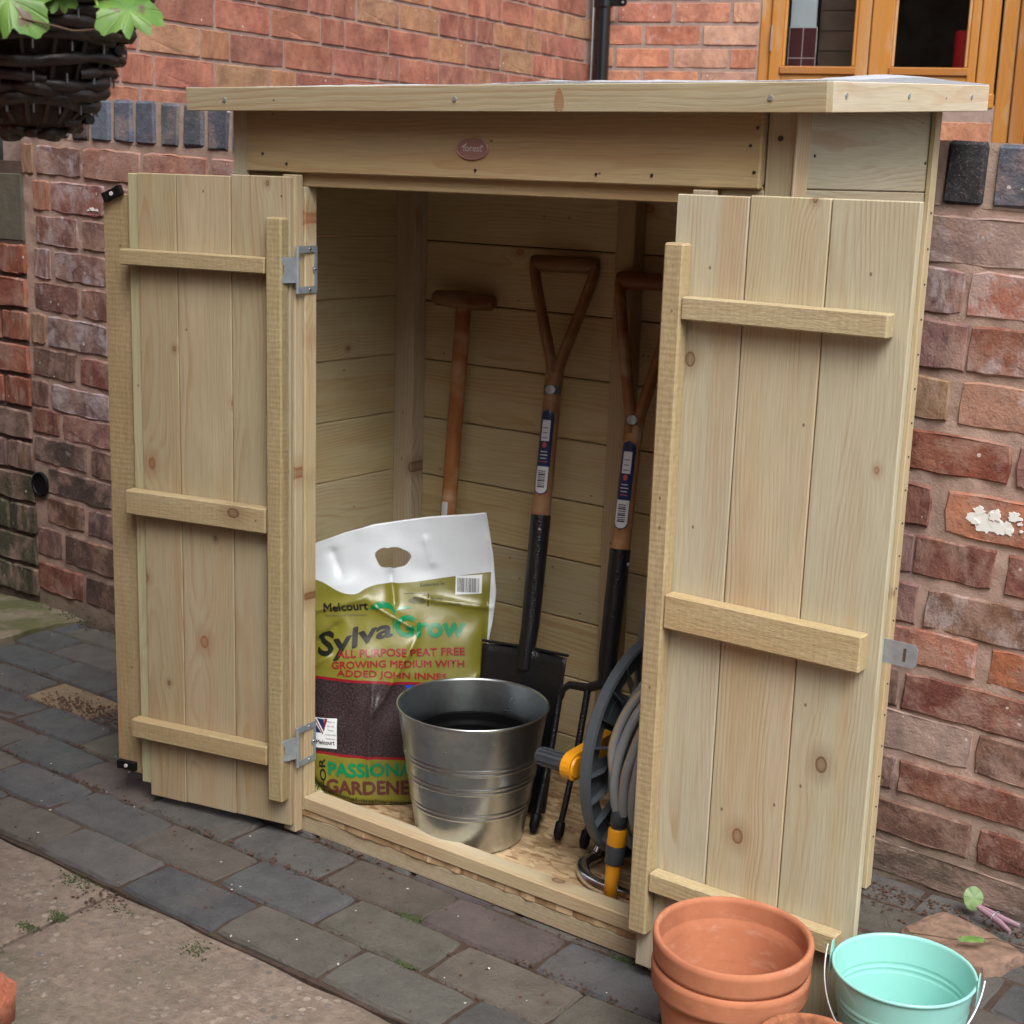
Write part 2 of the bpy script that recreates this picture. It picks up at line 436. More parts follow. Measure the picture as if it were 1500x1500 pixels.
def make_leaf(name, c0, c1, brown=0.0):
    m, nt, b = mat(name)
    tc = nt.nodes.new('ShaderNodeTexCoord')
    V = tc.outputs['Object']
    n = noi(nt, V, 45, 3, 0.5)
    c = mixc(nt, ramp(nt, n, [(0.35, 0.0), (0.65, 1.0)]), c0, c1)
    if brown:
        V2, oi = seedvec(nt, V)
        n2 = noi(nt, V2, 42, 3, 0.5)
        c = mixc(nt, ramp(nt, n2, [(0.60, 0.0), (0.64, brown)]), c, (0.09, 0.045, 0.03))
    uvn = nd(nt, 'SeparateXYZ', {0: tc.outputs['UV']})
    ang = mth(nt, 'ARCTAN2', mth(nt, 'SUBTRACT', uvn.outputs[0], 0.5), uvn.outputs[1])
    wv = mth(nt, 'ABSOLUTE', mth(nt, 'SINE', mth(nt, 'MULTIPLY', ang, 6.0)))
    c = mixc(nt, ramp(nt, wv, [(0.0, 0.5), (0.10, 0.0)]), c, (0.18, 0.28, 0.08))
    nt.links.new(c, b.inputs['Base Color'])
    b.inputs['Roughness'].default_value = 0.5
    b.inputs['Subsurface Weight'].default_value = 0.0
    bump(nt, b, ramp(nt, wv, [(0.0, 0.0), (0.3, 1.0)]), 0.4, 0.002)
    return m
LEAF = make_leaf('ivy_leaf_green', (0.06, 0.15, 0.022), (0.12, 0.23, 0.038), 0.9)
LEAF2 = make_leaf('fallen_leaf_green', (0.13, 0.22, 0.09), (0.20, 0.30, 0.12))
STEM = simple('green_stem', (0.25, 0.36, 0.10), 0.5)

def make_glass():
    m, nt, b = mat('window_glass')
    b.inputs['Base Color'].default_value = (0.9, 0.93, 0.92, 1)
    b.inputs['Roughness'].default_value = 0.03
    b.inputs['Transmission Weight'].default_value = 1.0
    b.inputs['IOR'].default_value = 1.25
    return m
GLASS = make_glass()

# ------------------------------------------------------------------ mesh helpers
class MB:
    def __init__(s):
        s.v, s.f, s.mi, s.sm = [], [], [], []
    def add(s, v, f, mi=0, smooth=False):
        o = len(s.v)
        s.v += [tuple(p) for p in v]
        for q in f:
            s.f.append(tuple(i + o for i in q))
            s.mi.append(mi)
            s.sm.append(smooth)
        return s
    def box(s, a, b, mi=0, ch=0.0):
        x0, y0, z0 = a
        x1, y1, z1 = b
        v = [(x, y, z) for x in (x0, x1) for y in (y0, y1) for z in (z0, z1)]
        f = [(0, 1, 3, 2), (4, 6, 7, 5), (0, 4, 5, 1), (2, 3, 7, 6), (0, 2, 6, 4), (1, 5, 7, 3)]
        return s.add(v, f, mi)
    def lathe(s, prof, n=48, c=(0, 0), mi=0, smooth=True, close=False):
        v, f = [], []
        pp = [prof[0]]
        for (r0, z0), (r1, z1) in zip(prof, prof[1:]):      # support loops keep long faces flat under smooth shading
            L = math.hypot(r1 - r0, z1 - z0)
            if L > 0.007:
                t = 0.0012 / L
                pp += [(r0 + (r1 - r0) * t, z0 + (z1 - z0) * t), (r1 - (r1 - r0) * t, z1 - (z1 - z0) * t)]
            pp.append((r1, z1))
        prof = pp
        for r, z in prof:
            for i in range(n):
                a = 2 * PI * i / n
                v.append((c[0] + r * math.cos(a), c[1] + r * math.sin(a), z))
        for k in range(len(prof) - 1):
            for i in range(n):
                j = (i + 1) % n
                f.append((k * n + i, k * n + j, (k + 1) * n + j, (k + 1) * n + i))
        return s.add(v, f, mi, smooth)
    def tube(s, pts, r, n=10, mi=0, smooth=True, cap=True, closed=False, flat=None, stripe=None, ref=None):
        pts = [Vector(p) for p in pts]
        m_ = len(pts)
        rs = r if isinstance(r, (list, tuple)) else [r] * m_
        v, f = [], []
        prev = None
        for i, p in enumerate(pts):
            if closed:
                t = pts[(i + 1) % m_] - pts[i - 1]
            else:
                t = pts[min(i + 1, m_ - 1)] - pts[max(i - 1, 0)]
            t.normalize()
            if prev is None:
                a = Vector(ref) if ref else (Vector((0, 0, 1)) if abs(t.z) < 0.9 else Vector((1, 0, 0)))
            else:
                a = prev
            a = (a - t * a.dot(t)).normalized()
            prev = a
            bb = t.cross(a)
            rr = rs[i]
            ra, rb = (rr if isinstance(rr, (list, tuple)) else (rr, rr))
            for k in range(n):
                th = 2 * PI * k / n
                v.append(p + a * (ra * math.cos(th)) + bb * (rb * math.sin(th)))
        mis = []
        seg = m_ if closed else m_ - 1
        for i in range(seg):
            i2 = (i + 1) % m_
            for k in range(n):
                k2 = (k + 1) % n
                f.append((i * n + k, i * n + k2, i2 * n + k2, i2 * n + k))
                mis.append(stripe[1] if stripe and k in stripe[0] else mi)
        o = len(s.v)
        s.add(v, f, mi, smooth)
        s.mi[-len(f):] = mis
        if cap and not closed:
            s.add([v[k] for k in range(n)], [tuple(reversed(range(n)))], mi)
            s.add([v[(m_ - 1) * n + k] for k in range(n)], [tuple(range(n))], mi)
        return s
    def ext(s, poly, z0, z1, mi=0):
        n = len(poly)
        v = [(x, y, z0) for x, y in poly] + [(x, y, z1) for x, y in poly]
        f = [tuple(reversed(range(n))), tuple(range(n, 2 * n))] + [(i, (i + 1) % n, n + (i + 1) % n, n + i) for i in range(n)]
        return s.add(v, f, mi)
    def mesh(s, name, mats):
        me = bpy.data.meshes.new(name)
        me.from_pydata(s.v, [], s.f)
        for m_ in (mats if isinstance(mats, (list, tuple)) else [mats]):
            me.materials.append(m_)
        me.polygons.foreach_set('material_index', s.mi)
        me.polygons.foreach_set('use_smooth', s.sm)
        me.update()
        return me

def link(name, me, parent=None, loc=None, rot=None, mw=None, color=None, scale=None):
    o = bpy.data.objects.new(name, me)
    col.objects.link(o)
    if parent:
        o.parent = parent
    if mw is not None:
        o.matrix_local = mw
    else:
        if loc is not None:
            o.location = loc
        if rot is not None:
            o.rotation_euler = rot
        if scale is not None:
            o.scale = scale
    if color is not None:
        o.color = tuple(color) if len(color) == 4 else tuple(color) + (0.0,)
    return o

def thing(name, label, cat, loc=(0, 0, 0), group=None, me=None, rot=(0, 0, 0)):
    o = bpy.data.objects.new(name, me)
    col.objects.link(o)
    o.location = loc
    o.rotation_euler = rot
    o['label'] = label
    o['category'] = cat
    if group:
        o['group'] = group
    return o

def empty(name, parent, loc=(0, 0, 0), rot=(0, 0, 0)):
    o = bpy.data.objects.new(name, None)
    col.objects.link(o)
    o.parent = parent
    o.location = loc
    o.rotation_euler = rot
    return o

_pc = {}
def plank_mesh(L, W, T, m_, seed=0, bev=0.0015, ragged=0.0):
    """board with grain along local x, face width y, thickness z; softened arrises"""
    key = (round(L, 4), round(W, 4), round(T, 4), m_.name, seed if ragged else 0, ragged)
    if key in _pc:
        return _pc[key]
    bm = bmesh.new()
    bmesh.ops.create_cube(bm, size=1.0)
    bmesh.ops.scale(bm, vec=(L, W, T), verts=bm.verts)
    b_ = min(bev, T * 0.3, W * 0.3)
    bmesh.ops.bevel(bm, geom=[e for e in bm.edges], offset=b_, segments=1, affect='EDGES')
    me = bpy.data.meshes.new('plank')
    bm.to_mesh(me)
    bm.free()
    me.materials.append(m_)
    _pc[key] = me
    return me

def tint(r=rnd, k=0.10):
    a = 1 + r.uniform(-k, k)
    return (a * (1 + r.uniform(-0.03, 0.03)), a, a * (1 + r.uniform(-0.06, 0.05)), 0)

def plank(name, a, b, g, parent, m_=None, face=None, color=None, bev=0.0015):
    """axis aligned board from corner a to corner b, grain along axis g (0,1,2)"""
    m_ = m_ or WOOD
    a, b = Vector(a), Vector(b)
    d = Vector((abs(b[i] - a[i]) for i in range(3)))
    c = (a + b) / 2
    oth = [i for i in range(3) if i != g]
    if d[oth[0]] >= d[oth[1]]:
        wi, ti = oth
    else:
        ti, wi = oth
    ex = [Vector((1, 0, 0)), Vector((0, 1, 0)), Vector((0, 0, 1))]
    X, Y = ex[g], ex[wi]
    Z = X.cross(Y)
    M = Matrix((X, Y, Z)).transposed().to_4x4()
    M.translation = c
    me = plank_mesh(d[g], d[wi], d[ti], m_, bev=bev)
    return link(name, me, parent, mw=M, color=color or tint())

def heads(name, pts, parent, r=0.0022, axis='y', sgn=-1, m_=None):
    mb = MB()
    for p in pts:
        p = Vector(p)
        dd = Vector((0, sgn, 0)) if axis == 'y' else Vector((sgn, 0, 0))
        mb.tube([p, p + dd * 0.0016], r, 8)
    return link(name, mb.mesh(name, m_ or NAILM), parent)

# ------------------------------------------------------------------ bricks
def brick_mesh(seed, m_, n=7, mlt=2, jit=0.0036, dep=0.03, ch=0.003, edge=0.0028, corn=0.0016):
    """unit brick face: x,z in -0.5..0.5 (scaled per object), front towards -y. Ragged outline, chamfered and slightly pillowed"""
    r = random.Random(seed)
    per = []
    nx, nz = n, mlt
    for i in range(nx):
        per.append((-0.5 + i / nx, -0.5))
    for i in range(nz):
        per.append((0.5, -0.5 + i / nz))
    for i in range(nx):
        per.append((0.5 - i / nx, 0.5))
    for i in range(nz):
        per.append((-0.5, 0.5 - i / nz))
    LX, LZ = 0.22, 0.067
    P = []
    for x, z in per:
        corner = abs(abs(x) - 0.5) < 1e-6 and abs(abs(z) - 0.5) < 1e-6
        q = r.uniform(0.0, jit) + (corn if corner else 0)
        sx = (1 if x > 0.49 else -1 if x < -0.49 else 0)
        sz = (1 if z > 0.49 else -1 if z < -0.49 else 0)
        P.append((x * LX - sx * q + r.uniform(-.001, .001), z * LZ - sz * q))
    N = len(P)
    v, f = [], []
    for x, z in P:
        v.append((x, dep, z))
    for x, z in P:
        v.append((x, ch + r.uniform(0, 0.002), z))
    for x, z in P:
        k = 1 - 0.006 / (LX / 2) if False else 1
        xx = x - math.copysign(min(abs(x), edge), x)
        zz = z - math.copysign(min(abs(z), edge), z)
        v.append((xx, r.uniform(-0.0012, 0.0012), zz))
    for i in range(N):
        j = (i + 1) % N
        f.append((i, j, N + j, N + i))
        f.append((N + i, N + j, 2 * N + j, 2 * N + i))
    f.append(tuple(range(2 * N, 3 * N)))
    mb = MB()
    mb.add(v, f, 0, False)
    for k in range(N):
        mb.sm[N // 1 * 0 + k] = False
    return mb.mesh('brick', m_)
BM = [brick_mesh(100 + i, GBRICK) for i in range(14)]
HBM = [brick_mesh(300 + i, BRICK, jit=0.0012, ch=0.002, edge=0.002, corn=0.0008) for i in range(8)]

def brick(parent, M, x0, x1, zc, h, color, tilt=0.0, name='brick', rr=rnd, y=0.0, pool=None):
    """brick on a wall whose local frame has x along, y into, z up"""
    o = link(name, rr.choice(pool or BM), parent, color=color)
    o.location = ((x0 + x1) / 2, y + rr.uniform(-0.0015, 0.0015), zc)
    o.rotation_euler = (0, tilt + rr.uniform(-0.006, 0.006), 0)
    o.scale = ((x1 - x0) / 0.22, 1, h / 0.067)
    return o

def wall_sheet(name, W, H, m_, parent, step=0.02, amp=0.003, T=0.1, x0=0, z0=0, top=None):
    """bumpy mortar face at local y=0.006 with a solid body behind it"""
    nx, nz = max(2, int(W / step)), max(2, int(H / step))
    v, f = [], []
    for k in range(nz + 1):
        for i in range(nx + 1):
            x = x0 + W * i / nx
            hz = (top(x) - z0) if top else H
            z = z0 + hz * k / nz
            v.append((x, 0.0042 + amp * 0.9 * noise.noise(Vector((x * 30, z * 30, 3.1))), z))
    for k in range(nz):
        for i in range(nx):
            a = k * (nx + 1) + i
            f.append((a, a + 1, a + nx + 2, a + nx + 1))
    mb = MB()
    mb.add(v, f, 0, True)
    o = len(mb.v)
    t0, t1 = (top(x0), top(x0 + W)) if top else (z0 + H, z0 + H)
    x1 = x0 + W
    vv = [(x0, 0.0065, z0), (x1, 0.0065, z0), (x1, 0.0065, t1), (x0, 0.0065, t0), (x0, T, z0), (x1, T, z0), (x1, T, t1), (x0, T, t0)]
    mb.add(vv, [(4, 7, 6, 5), (3, 2, 6, 7), (0, 3, 7, 4), (1, 5, 6, 2)])
    return link(name, mb.mesh(name, m_), parent)

def jc(c, k=0.12, a=None, r=rnd):
    q = 1 + r.uniform(-k, k)
    return (c[0] * q * (1 + r.uniform(-.06, .06)), c[1] * q, c[2] * q * (1 + r.uniform(-.08, .08)), r.uniform(0.0, 0.6) if a is None else a)

MAUVE = (0.25, 0.135, 0.12)
DRED = (0.215, 0.082, 0.065)
RED = (0.32, 0.12, 0.085)
ORANGE = (0.43, 0.185, 0.12)
SALM = (0.43, 0.22, 0.17)
TAN = (0.34, 0.21, 0.125)
BROWN = (0.17, 0.098, 0.078)
PALE = (0.40, 0.30, 0.255)

# ------------------------------------------------------------------ garden wall (front face on y = 0.535)
gw = thing('garden_wall', 'weathered red brick garden wall with blue brick-on-edge coping behind the timber shed', 'wall', (0, 0.535, 0))
ZR = [1.096, 1.015, 0.929, 0.841, 0.753, 0.660, 0.577, 0.491, 0.419, 0.339, 0.263, 0.184, 0.104, 0.028]
ZL = [1.171, 1.084, 1.000, 0.916, 0.833, 0.748, 0.664, 0.580, 0.509, 0.434, 0.356, 0.276, 0.185, 0.090]
HR = [0.077, 0.073, 0.077, 0.071, 0.069, 0.073, 0.070, 0.069, 0.060, 0.070, 0.070, 0.056, 0.064, 0.058]
HL = [0.073, 0.074, 0.074, 0.074, 0.074, 0.074, 0.073, 0.070, 0.064, 0.067, 0.068, 0.070, 0.078, 0.078]
def rowz(k, x):
    t = (x + 1.15) / 2.3
    return ZL[k] + (ZR[k] - ZL[k]) * t
def rowh(k, x):
    t = max(0, min(1, (x + 1.15) / 2.3))
    return HL[k] + (HR[k] - HL[k]) * t
def capb(x):
    return rowz(0, x) + 0.050
wall_sheet('mortar', 3.2, 1.2, MORTAR, gw, step=0.012, amp=0.005, T=0.22, x0=-1.335, z0=-0.05, top=lambda x: capb(x) + 0.004)
wr = random.Random(5)
Rr = [[(0.98, 1.26, PALE, .9)],
      [(0.98, 1.102, MAUVE, .9), (1.11, 1.32, ORANGE, .95)],
      [(0.96, 1.116, MAUVE, .35), (1.119, 1.34, RED, .7)],
      [(0.98, 1.094, TAN, .2), (1.113, 1.34, SALM, .5)],
      [(0.95, 1.205, (0.24, 0.068, 0.045), .1), (1.216, 1.44, MAUVE, .4)],
      [(0.96, 1.08, DRED, .2), (1.108, 1.34, ORANGE, .3)],
      [(0.96, 1.059, MAUVE, .5), (1.063, 1.196, DRED, .05), (1.217, 1.44, DRED, .2)],
      [(0.94, 1.074, MAUVE, .3), (1.088, 1.30, (0.22, 0.12, 0.08), .8)],
      [(0.96, 1.184, ORANGE, .6), (1.205, 1.42, (0.36, 0.14, 0.07), .2)],
      [(0.94, 1.056, BROWN, .4), (1.063, 1.33, (0.19, 0.07, 0.052), .3)],
      [(0.97, 1.192, PALE, .5), (1.199, 1.42, (0.15, 0.075, 0.055), .1)],
      [(0.96, 1.06, BROWN, .6), (1.07, 1.31, (0.20, 0.085, 0.06), .3)],
      [(0.96, 1.205, BROWN, .3), (1.219, 1.44, (0.17, 0.07, 0.05), .3)],
      [(0.94, 1.34, (0.17, 0.125, 0.10), .5)]]
Ll = [[(-1.33, -1.293, TAN, .3), (-1.277, -1.103, MAUVE, .8), (-1.093, -0.882, SALM, .6), (-0.872, -0.653, SALM, .5)],
      [(-1.293, -1.232, ORANGE, .3), (-1.222, -1.021, (0.29, 0.13, 0.10), .9)],
      [(-1.285, -1.124, (0.20, 0.08, 0.065), .9), (-1.103, -0.92, MAUVE, .3)],
      [(-1.298, -1.237, MAUVE, .9), (-1.22, -1.0, MAUVE, .9)],
      [(-1.304, -1.130, (0.23, 0.12, 0.09), .5), (-1.115, -0.93, (0.21, 0.10, 0.085), .7)],
      [(-1.318, -1.264, TAN, .6), (-1.253, -1.02, (0.17, 0.10, 0.10), .95)],
      [(-1.318, -1.147, BROWN, .3), (-1.128, -0.93, (0.24, 0.09, 0.075), .3)],
      [(-1.33, -1.263, BROWN, .3), (-1.251, -1.02, (0.19, 0.105, 0.10), 1.0)],
      [(-1.33, -1.224, DRED, .2), (-1.208, -1.0, MAUVE, .5)],
      [(-1.33, -1.117, (0.10, 0.065, 0.06), .5), (-1.095, -0.95, BROWN, .2)],
      [(-1.276, -1.02, (0.10, 0.068, 0.058), .3)],
      [(-1.282, -1.135, (0.14, 0.07, 0.045), .1), (-1.118, -0.92, (0.15, 0.09, 0.08), .5)],
      [(-1.33, -1.23, BROWN, .2), (-1.214, -1.0, (0.12, 0.065, 0.05), .2)],
      [(-1.33, -1.150, (0.19, 0.065, 0.045), .1), (-1.138, -0.93, (0.11, 0.07, 0.055), .3)]]
pal = [MAUVE, MAUVE, DRED, RED, ORANGE, SALM, BROWN, (0.20, 0.09, 0.075), TAN]
for k in range(14):
    lst = list(Ll[k])
    x = lst[-1][1] + 0.014
    end = Rr[k][0][0]
    while x < end - 0.06:
        L = 0.21 if wr.random() < 0.72 else 0.10
        if end - (x + L) < 0.07:
            L = end - 0.014 - x
        lst.append((x, min(x + L, end - 0.012), wr.choice(pal), wr.random() * 0.8))
        x += L + 0.014
    lst += Rr[k]
    x = Rr[k][-1][1] + 0.015
    while x < 1.84:
        L = 0.21 if wr.random() < 0.72 else 0.10
        lst.append((x, x + L, wr.choice(pal), wr.random() * 0.7))
        x += L + 0.014
    for (a, b, c, e) in lst:
        zc = rowz(k, (a + b) / 2)
        if zc < -0.02:
            continue
        h = rowh(k, (a + b) / 2) + 0.005
        a, b = a - 0.0025, b + 0.0025
        brick(gw, None, a, b, zc, h * wr.uniform(0.95, 1.04), jc(c, 0.08, e, wr), tilt=0.031, rr=wr)
# coping: blue bricks on edge
BLUE = (0.085, 0.10, 0.125)
def cap_mesh(seed):
    me = BM[seed % 14].copy()
    return me
x = -1.384
edges = [(-1.384, -1.314), (-1.298, -1.232), (-1.216, -1.15), (-1.129, -1.069), (-1.054, -0.991), (-0.974, -0.91), (-0.895, -0.831), (-0.805, -0.749), (-0.731, -0.669)]
x = -0.65
while x < 0.96:
    edges.append((x, x + 0.063))
    x += 0.081
edges += [(0.975, 1.035), (1.056, 1.116), (1.136, 1.202), (1.222, 1.288), (1.305, 1.37), (1.39, 1.455), (1.475, 1.54), (1.56, 1.625), (1.645, 1.71), (1.73, 1.795)]
capm = MB()
capm.box((-1.40, 0.006, 0), (1.86, 0.222, 0.001))
vv, ff = [], []
N = 60
for i in range(N + 1):
    xx = -1.40 + 3.26 * i / N
    zb, zt = capb(xx) + 0.002, capb(xx) + 0.103
    vv += [(xx, 0.005, zb), (xx, 0.005, zt), (xx, 0.225, zt), (xx, 0.225, zb)]
for i in range(N):
    a = i * 4
    for j in range(4):
        ff.append((a + j, a + (j + 1) % 4, a + 4 + (j + 1) % 4, a + 4 + j))
mbc = MB()
mbc.add(vv, ff + [(0, 3, 2, 1), (N * 4, N * 4 + 1, N * 4 + 2, N * 4 + 3)])
link('coping_mortar', mbc.mesh('coping_mortar', CAPMORTAR), gw)
def coping_brick(seed):
    r = random.Random(seed)
    bm = bmesh.new()
    bmesh.ops.create_cube(bm, size=1.0)
    bmesh.ops.scale(bm, vec=(0.064, 0.224, 0.098), verts=bm.verts)
    bmesh.ops.bevel(bm, geom=[e for e in bm.edges], offset=0.006, segments=1, affect='EDGES')
    for v_ in bm.verts:
        v_.co += Vector((r.uniform(-.003, .003), r.uniform(-.001, .001), r.uniform(-.003, .003)))
    me = bpy.data.meshes.new('coping_brick')
    bm.to_mesh(me)
    bm.free()
    me.materials.append(BRICK)
    return me
CB = [coping_brick(i) for i in range(6)]
for i, (a, b) in enumerate(edges):
    xm = (a + b) / 2
    bc = (0.05, 0.048, 0.058) if abs(xm - 1.086) < 0.02 or abs(xm + 1.098) < 0.03 else (0.125, 0.15, 0.185)
    o = link('coping_brick', CB[i % 6], gw, color=jc(bc, 0.15, 0.25, wr))
    o.location = (xm, 0.111, capb(xm) + 0.0535)
    o.rotation_euler = (wr.uniform(-.01, .01), 0.031 + wr.uniform(-.015, .015), 0)
    o.scale = ((b - a + 0.005) / 0.064, 1, 1.0)
# drain spigot, the shade in its mouth put in as a black disc
mb = MB()
mb.lathe([(0.029, 0.0), (0.033, 0.0), (0.033, 0.08)], 24)
mb.lathe([(0.029, 0.0), (0.029, 0.0045), (0.0, 0.0055)], 24)
o = link('drain_pipe', mb.mesh('drain_pipe', BLKPL), gw, loc=(-1.305, -0.006, 0.345), rot=(-PI / 2, 0, 0))
# mortar surround packed round the drain
mb = MB()
mb.lathe([(0.033, 0.001), (0.048, 0.005), (0.06, 0.012)], 20)
link('mortar_collar', mb.mesh('mortar_collar', MORTAR), gw, loc=(-1.305, 0.0, 0.345), rot=(-PI / 2, 0, 0))
# flaked white paint on one brick
def blob(seed, R, n=26, sq=0.7, rough=0.5):
    pts = []
    for i in range(n):
        a = 2 * PI * i / n
        r_ = R * (1 + rough * noise.noise(Vector((math.cos(a) * 1.6 + seed, math.sin(a) * 1.6, seed * 2.7))) + rough * 0.5 * noise.noise(Vector((math.cos(a) * 5 + seed, math.sin(a) * 5, 1))))
        pts.append((r_ * math.cos(a), r_ * math.sin(a) * sq))
    return pts
mb = MB()
for i, (dx, dz, R) in enumerate(((0, -.004, .026), (.024, -.010, .017), (-.016, .012, .009), (.036, -.016, .007), (.014, .015, .004), (.042, .01, .010), (.052, .0, .0035), (.010, .006, .010), (-.02, -.008, .006), (.055, -.012, .003))):
    n0 = len(mb.v)
    mb.ext(blob(3.3 + i * 1.7, R, n=40, rough=0.62), -0.003, 0.0012 + i * 0.00025)
    mb.v[n0:] = [(p[0] + dx, -p[2], p[1] + dz) for p in mb.v[n0:]]
link('paint_splash', mb.mesh('paint_splash', WHITEPAINT), gw, loc=(1.180, -0.0005, 0.660))
mb = MB()
for i, (dx, dz, R) in enumerate(((0, 0, .008), (.016, -.002, .006), (-.014, -.003, .004))):
    n0 = len(mb.v)
    mb.ext(blob(9.3 + i * 1.7, R, rough=0.8, sq=0.5), 0, 0.0015)
    mb.v[n0:] = [(p[0] + dx, -p[2], p[1] + dz) for p in mb.v[n0:]]
link('paint_splash', mb.mesh('paint_splash', WHITEPAINT), gw, loc=(-1.06, -0.001, 1.062))

# ------------------------------------------------------------------ left pier and pipe
pier = thing('brick_pier', 'narrow red brick pier with one stone block at the left end of the garden wall', 'pier', (-1.330, 0.529, 0))
mb = MB()
mb.box((-0.26, 0.007, -0.05), (-0.008, 0.2, 1.17))
link('mortar', mb.mesh('mortar', rough_mat('dark_mortar', (0.13, 0.09, 0.07), (0.08, 0.055, 0.045), 40)), pier)
pz = 1.045
link('stone_block', plank_mesh(0.25, 0.175, 0.20, rough_mat('greenish_stone', (0.16, 0.15, 0.11), (0.11, 0.10, 0.075), 30), bev=0.006), pier, loc=(-0.13, 0.105, 1.055), rot=(PI / 2, 0, 0), color=(1, 1, 1, 0))
z = 0.925
k = 0
while z > 0.02:
    cc = (0.30, 0.105, 0.065) if z > 0.5 else ((0.20, 0.13, 0.11) if z > 0.34 else (0.075, 0.075, 0.045))
    if k % 2:
        brick(pier, None, -0.25, -0.001, z, 0.079, jc(cc, 0.12, 0.2, wr), rr=wr)
    else:
        brick(pier, None, -0.25, -0.115, z, 0.079, jc(cc, 0.12, 0.2, wr), rr=wr)
        brick(pier, None, -0.108, -0.001, z, 0.079, jc(cc, 0.12, 0.2, wr), rr=wr)
    # the return face of each brick
    z -= 0.0855
    k += 1
dp = thing('drainpipe', 'dark vertical pipe at the extreme left edge beside the brick pier', 'pipe', (-1.475, 0.44, 0))
mb = MB()
mb.tube([(0, 0, 0.0), (0, 0, 3.0)], 0.042, 20)
link('pipe', mb.mesh('pipe', BLKPL), dp)
mb = MB()
for zz in (0.75, 1.95):
    mb.tube([(0, 0, zz), (0, 0, zz + 0.06)], 0.049, 20)
link('socket', mb.mesh('socket', BLKPL), dp)

# ------------------------------------------------------------------ house: side wall and window wall
CX, CY = -1.721, 3.668
hs_ = thing('brick_house', 'red brick house with varnished timber window and black downpipe beyond the garden wall', 'house', (CX, CY, 0))
HP = [(0.42, 0.170, 0.112), (0.46, 0.195, 0.13), (0.385, 0.150, 0.10), (0.42, 0.215, 0.125), (0.46, 0.265, 0.16), (0.36, 0.150, 0.108)]
a1 = math.radians(97.2 - 180)
sw = empty('side_wall', hs_, rot=(0, 0, a1))   # local +x runs from the corner towards the viewer; outside is local +y
# mirror the frame so bricks face outside
sw.rotation_euler = (0, 0, a1 + PI)              # now outside is local -y and the wall runs along local -x
wall_sheet('mortar', 3.04, 4.4, HMORTAR, sw, step=0.05, amp=0.002, T=0.2, x0=-3.04, z0=0)
hr = random.Random(21)
zc = 1.5995 - 0.0885 * 5
k = 0
while zc < 2.35:
    x = -0.01 - (0.0 if k % 2 else 0.06)
    seq = 0
    while x > -2.98:
        L = 0.246 if hr.random() < 0.74 else 0.12
        c = hr.choice(HP)
        brick(sw, None, max(x - L, -3.03), x, zc, 0.0815, jc(c, 0.12, hr.uniform(0, 0.25), hr), rr=hr, pool=HBM)
        x -= L + 0.008
    zc += 0.0885
    k += 1
a2 = math.radians(19.4)
fw = empty('window_wall', hs_, rot=(0, 0, a2))    # outside is local -y
WX0, WX1, WZ0, WZ1 = 0.703, 1.645, 1.50, 2.7
DX0, DX1 = 1.65, 2.6
for nm, a, b in (('mortar', (0, 0), (WX0, 4.4)), ('mortar', (WX0, 0), (DX0, WZ0)), ('mortar', (WX0, WZ1), (4.5, 4.4)), ('mortar', (DX1, 0), (4.5, WZ1))):
    wall_sheet(nm, b[0] - a[0], b[1] - a[1], HMORTAR, fw, step=0.05, amp=0.002, T=0.2, x0=a[0], z0=a[1])
zc = 1.669 - 0.0908 * 6
k = 0
HP2 = [(0.58, 0.25, 0.155), (0.62, 0.29, 0.18), (0.52, 0.20, 0.13), (0.58, 0.33, 0.235)]
while zc < 2.4:
    lim = WX0 - 0.006 if zc > WZ0 - 0.03 else DX0 - 0.006
    x = 0.10 - (0.12 if k % 2 else 0.0) + 0.005
    if x > 0.05:
        brick(fw, None, 0.0, x - 0.013, zc, 0.077, jc(hr.choice(HP2), 0.1, 0.3, hr), rr=hr, pool=HBM)
    while x < lim - 0.02:
        L = 0.229
        x1 = min(x + L, lim)
        brick(fw, None, max(x, 0.0), x1, zc, 0.077, jc(hr.choice(HP2), 0.1, hr.uniform(.1, .6), hr), rr=hr, pool=HBM)
        x += L + 0.014
    zc += 0.0908
    k += 1
def hplank(name, a, b, g, par, color=(1, 1, 1, 0), m_=None):
    return plank(name, a, b, g, par, m_ or FRAMEW, color=color, bev=0.004)
win = empty('window', fw)
hplank('frame', (WX0, 0.01, WZ0), (WX0 + 0.045, 0.09, WZ1), 2, win)
hplank('frame', (WX1 - 0.075, 0.01, WZ0), (WX1 - 0.004, 0.09, WZ1), 2, win)
hplank('sill', (WX0 + 0.045, 0.0, WZ0 - 0.012), (WX1 + 0.0, 0.09, WZ0 + 0.045), 0, win)
hplank('head', (WX0 + 0.045, 0.012, WZ1 - 0.06), (WX1 - 0.075, 0.09, WZ1), 0, win)
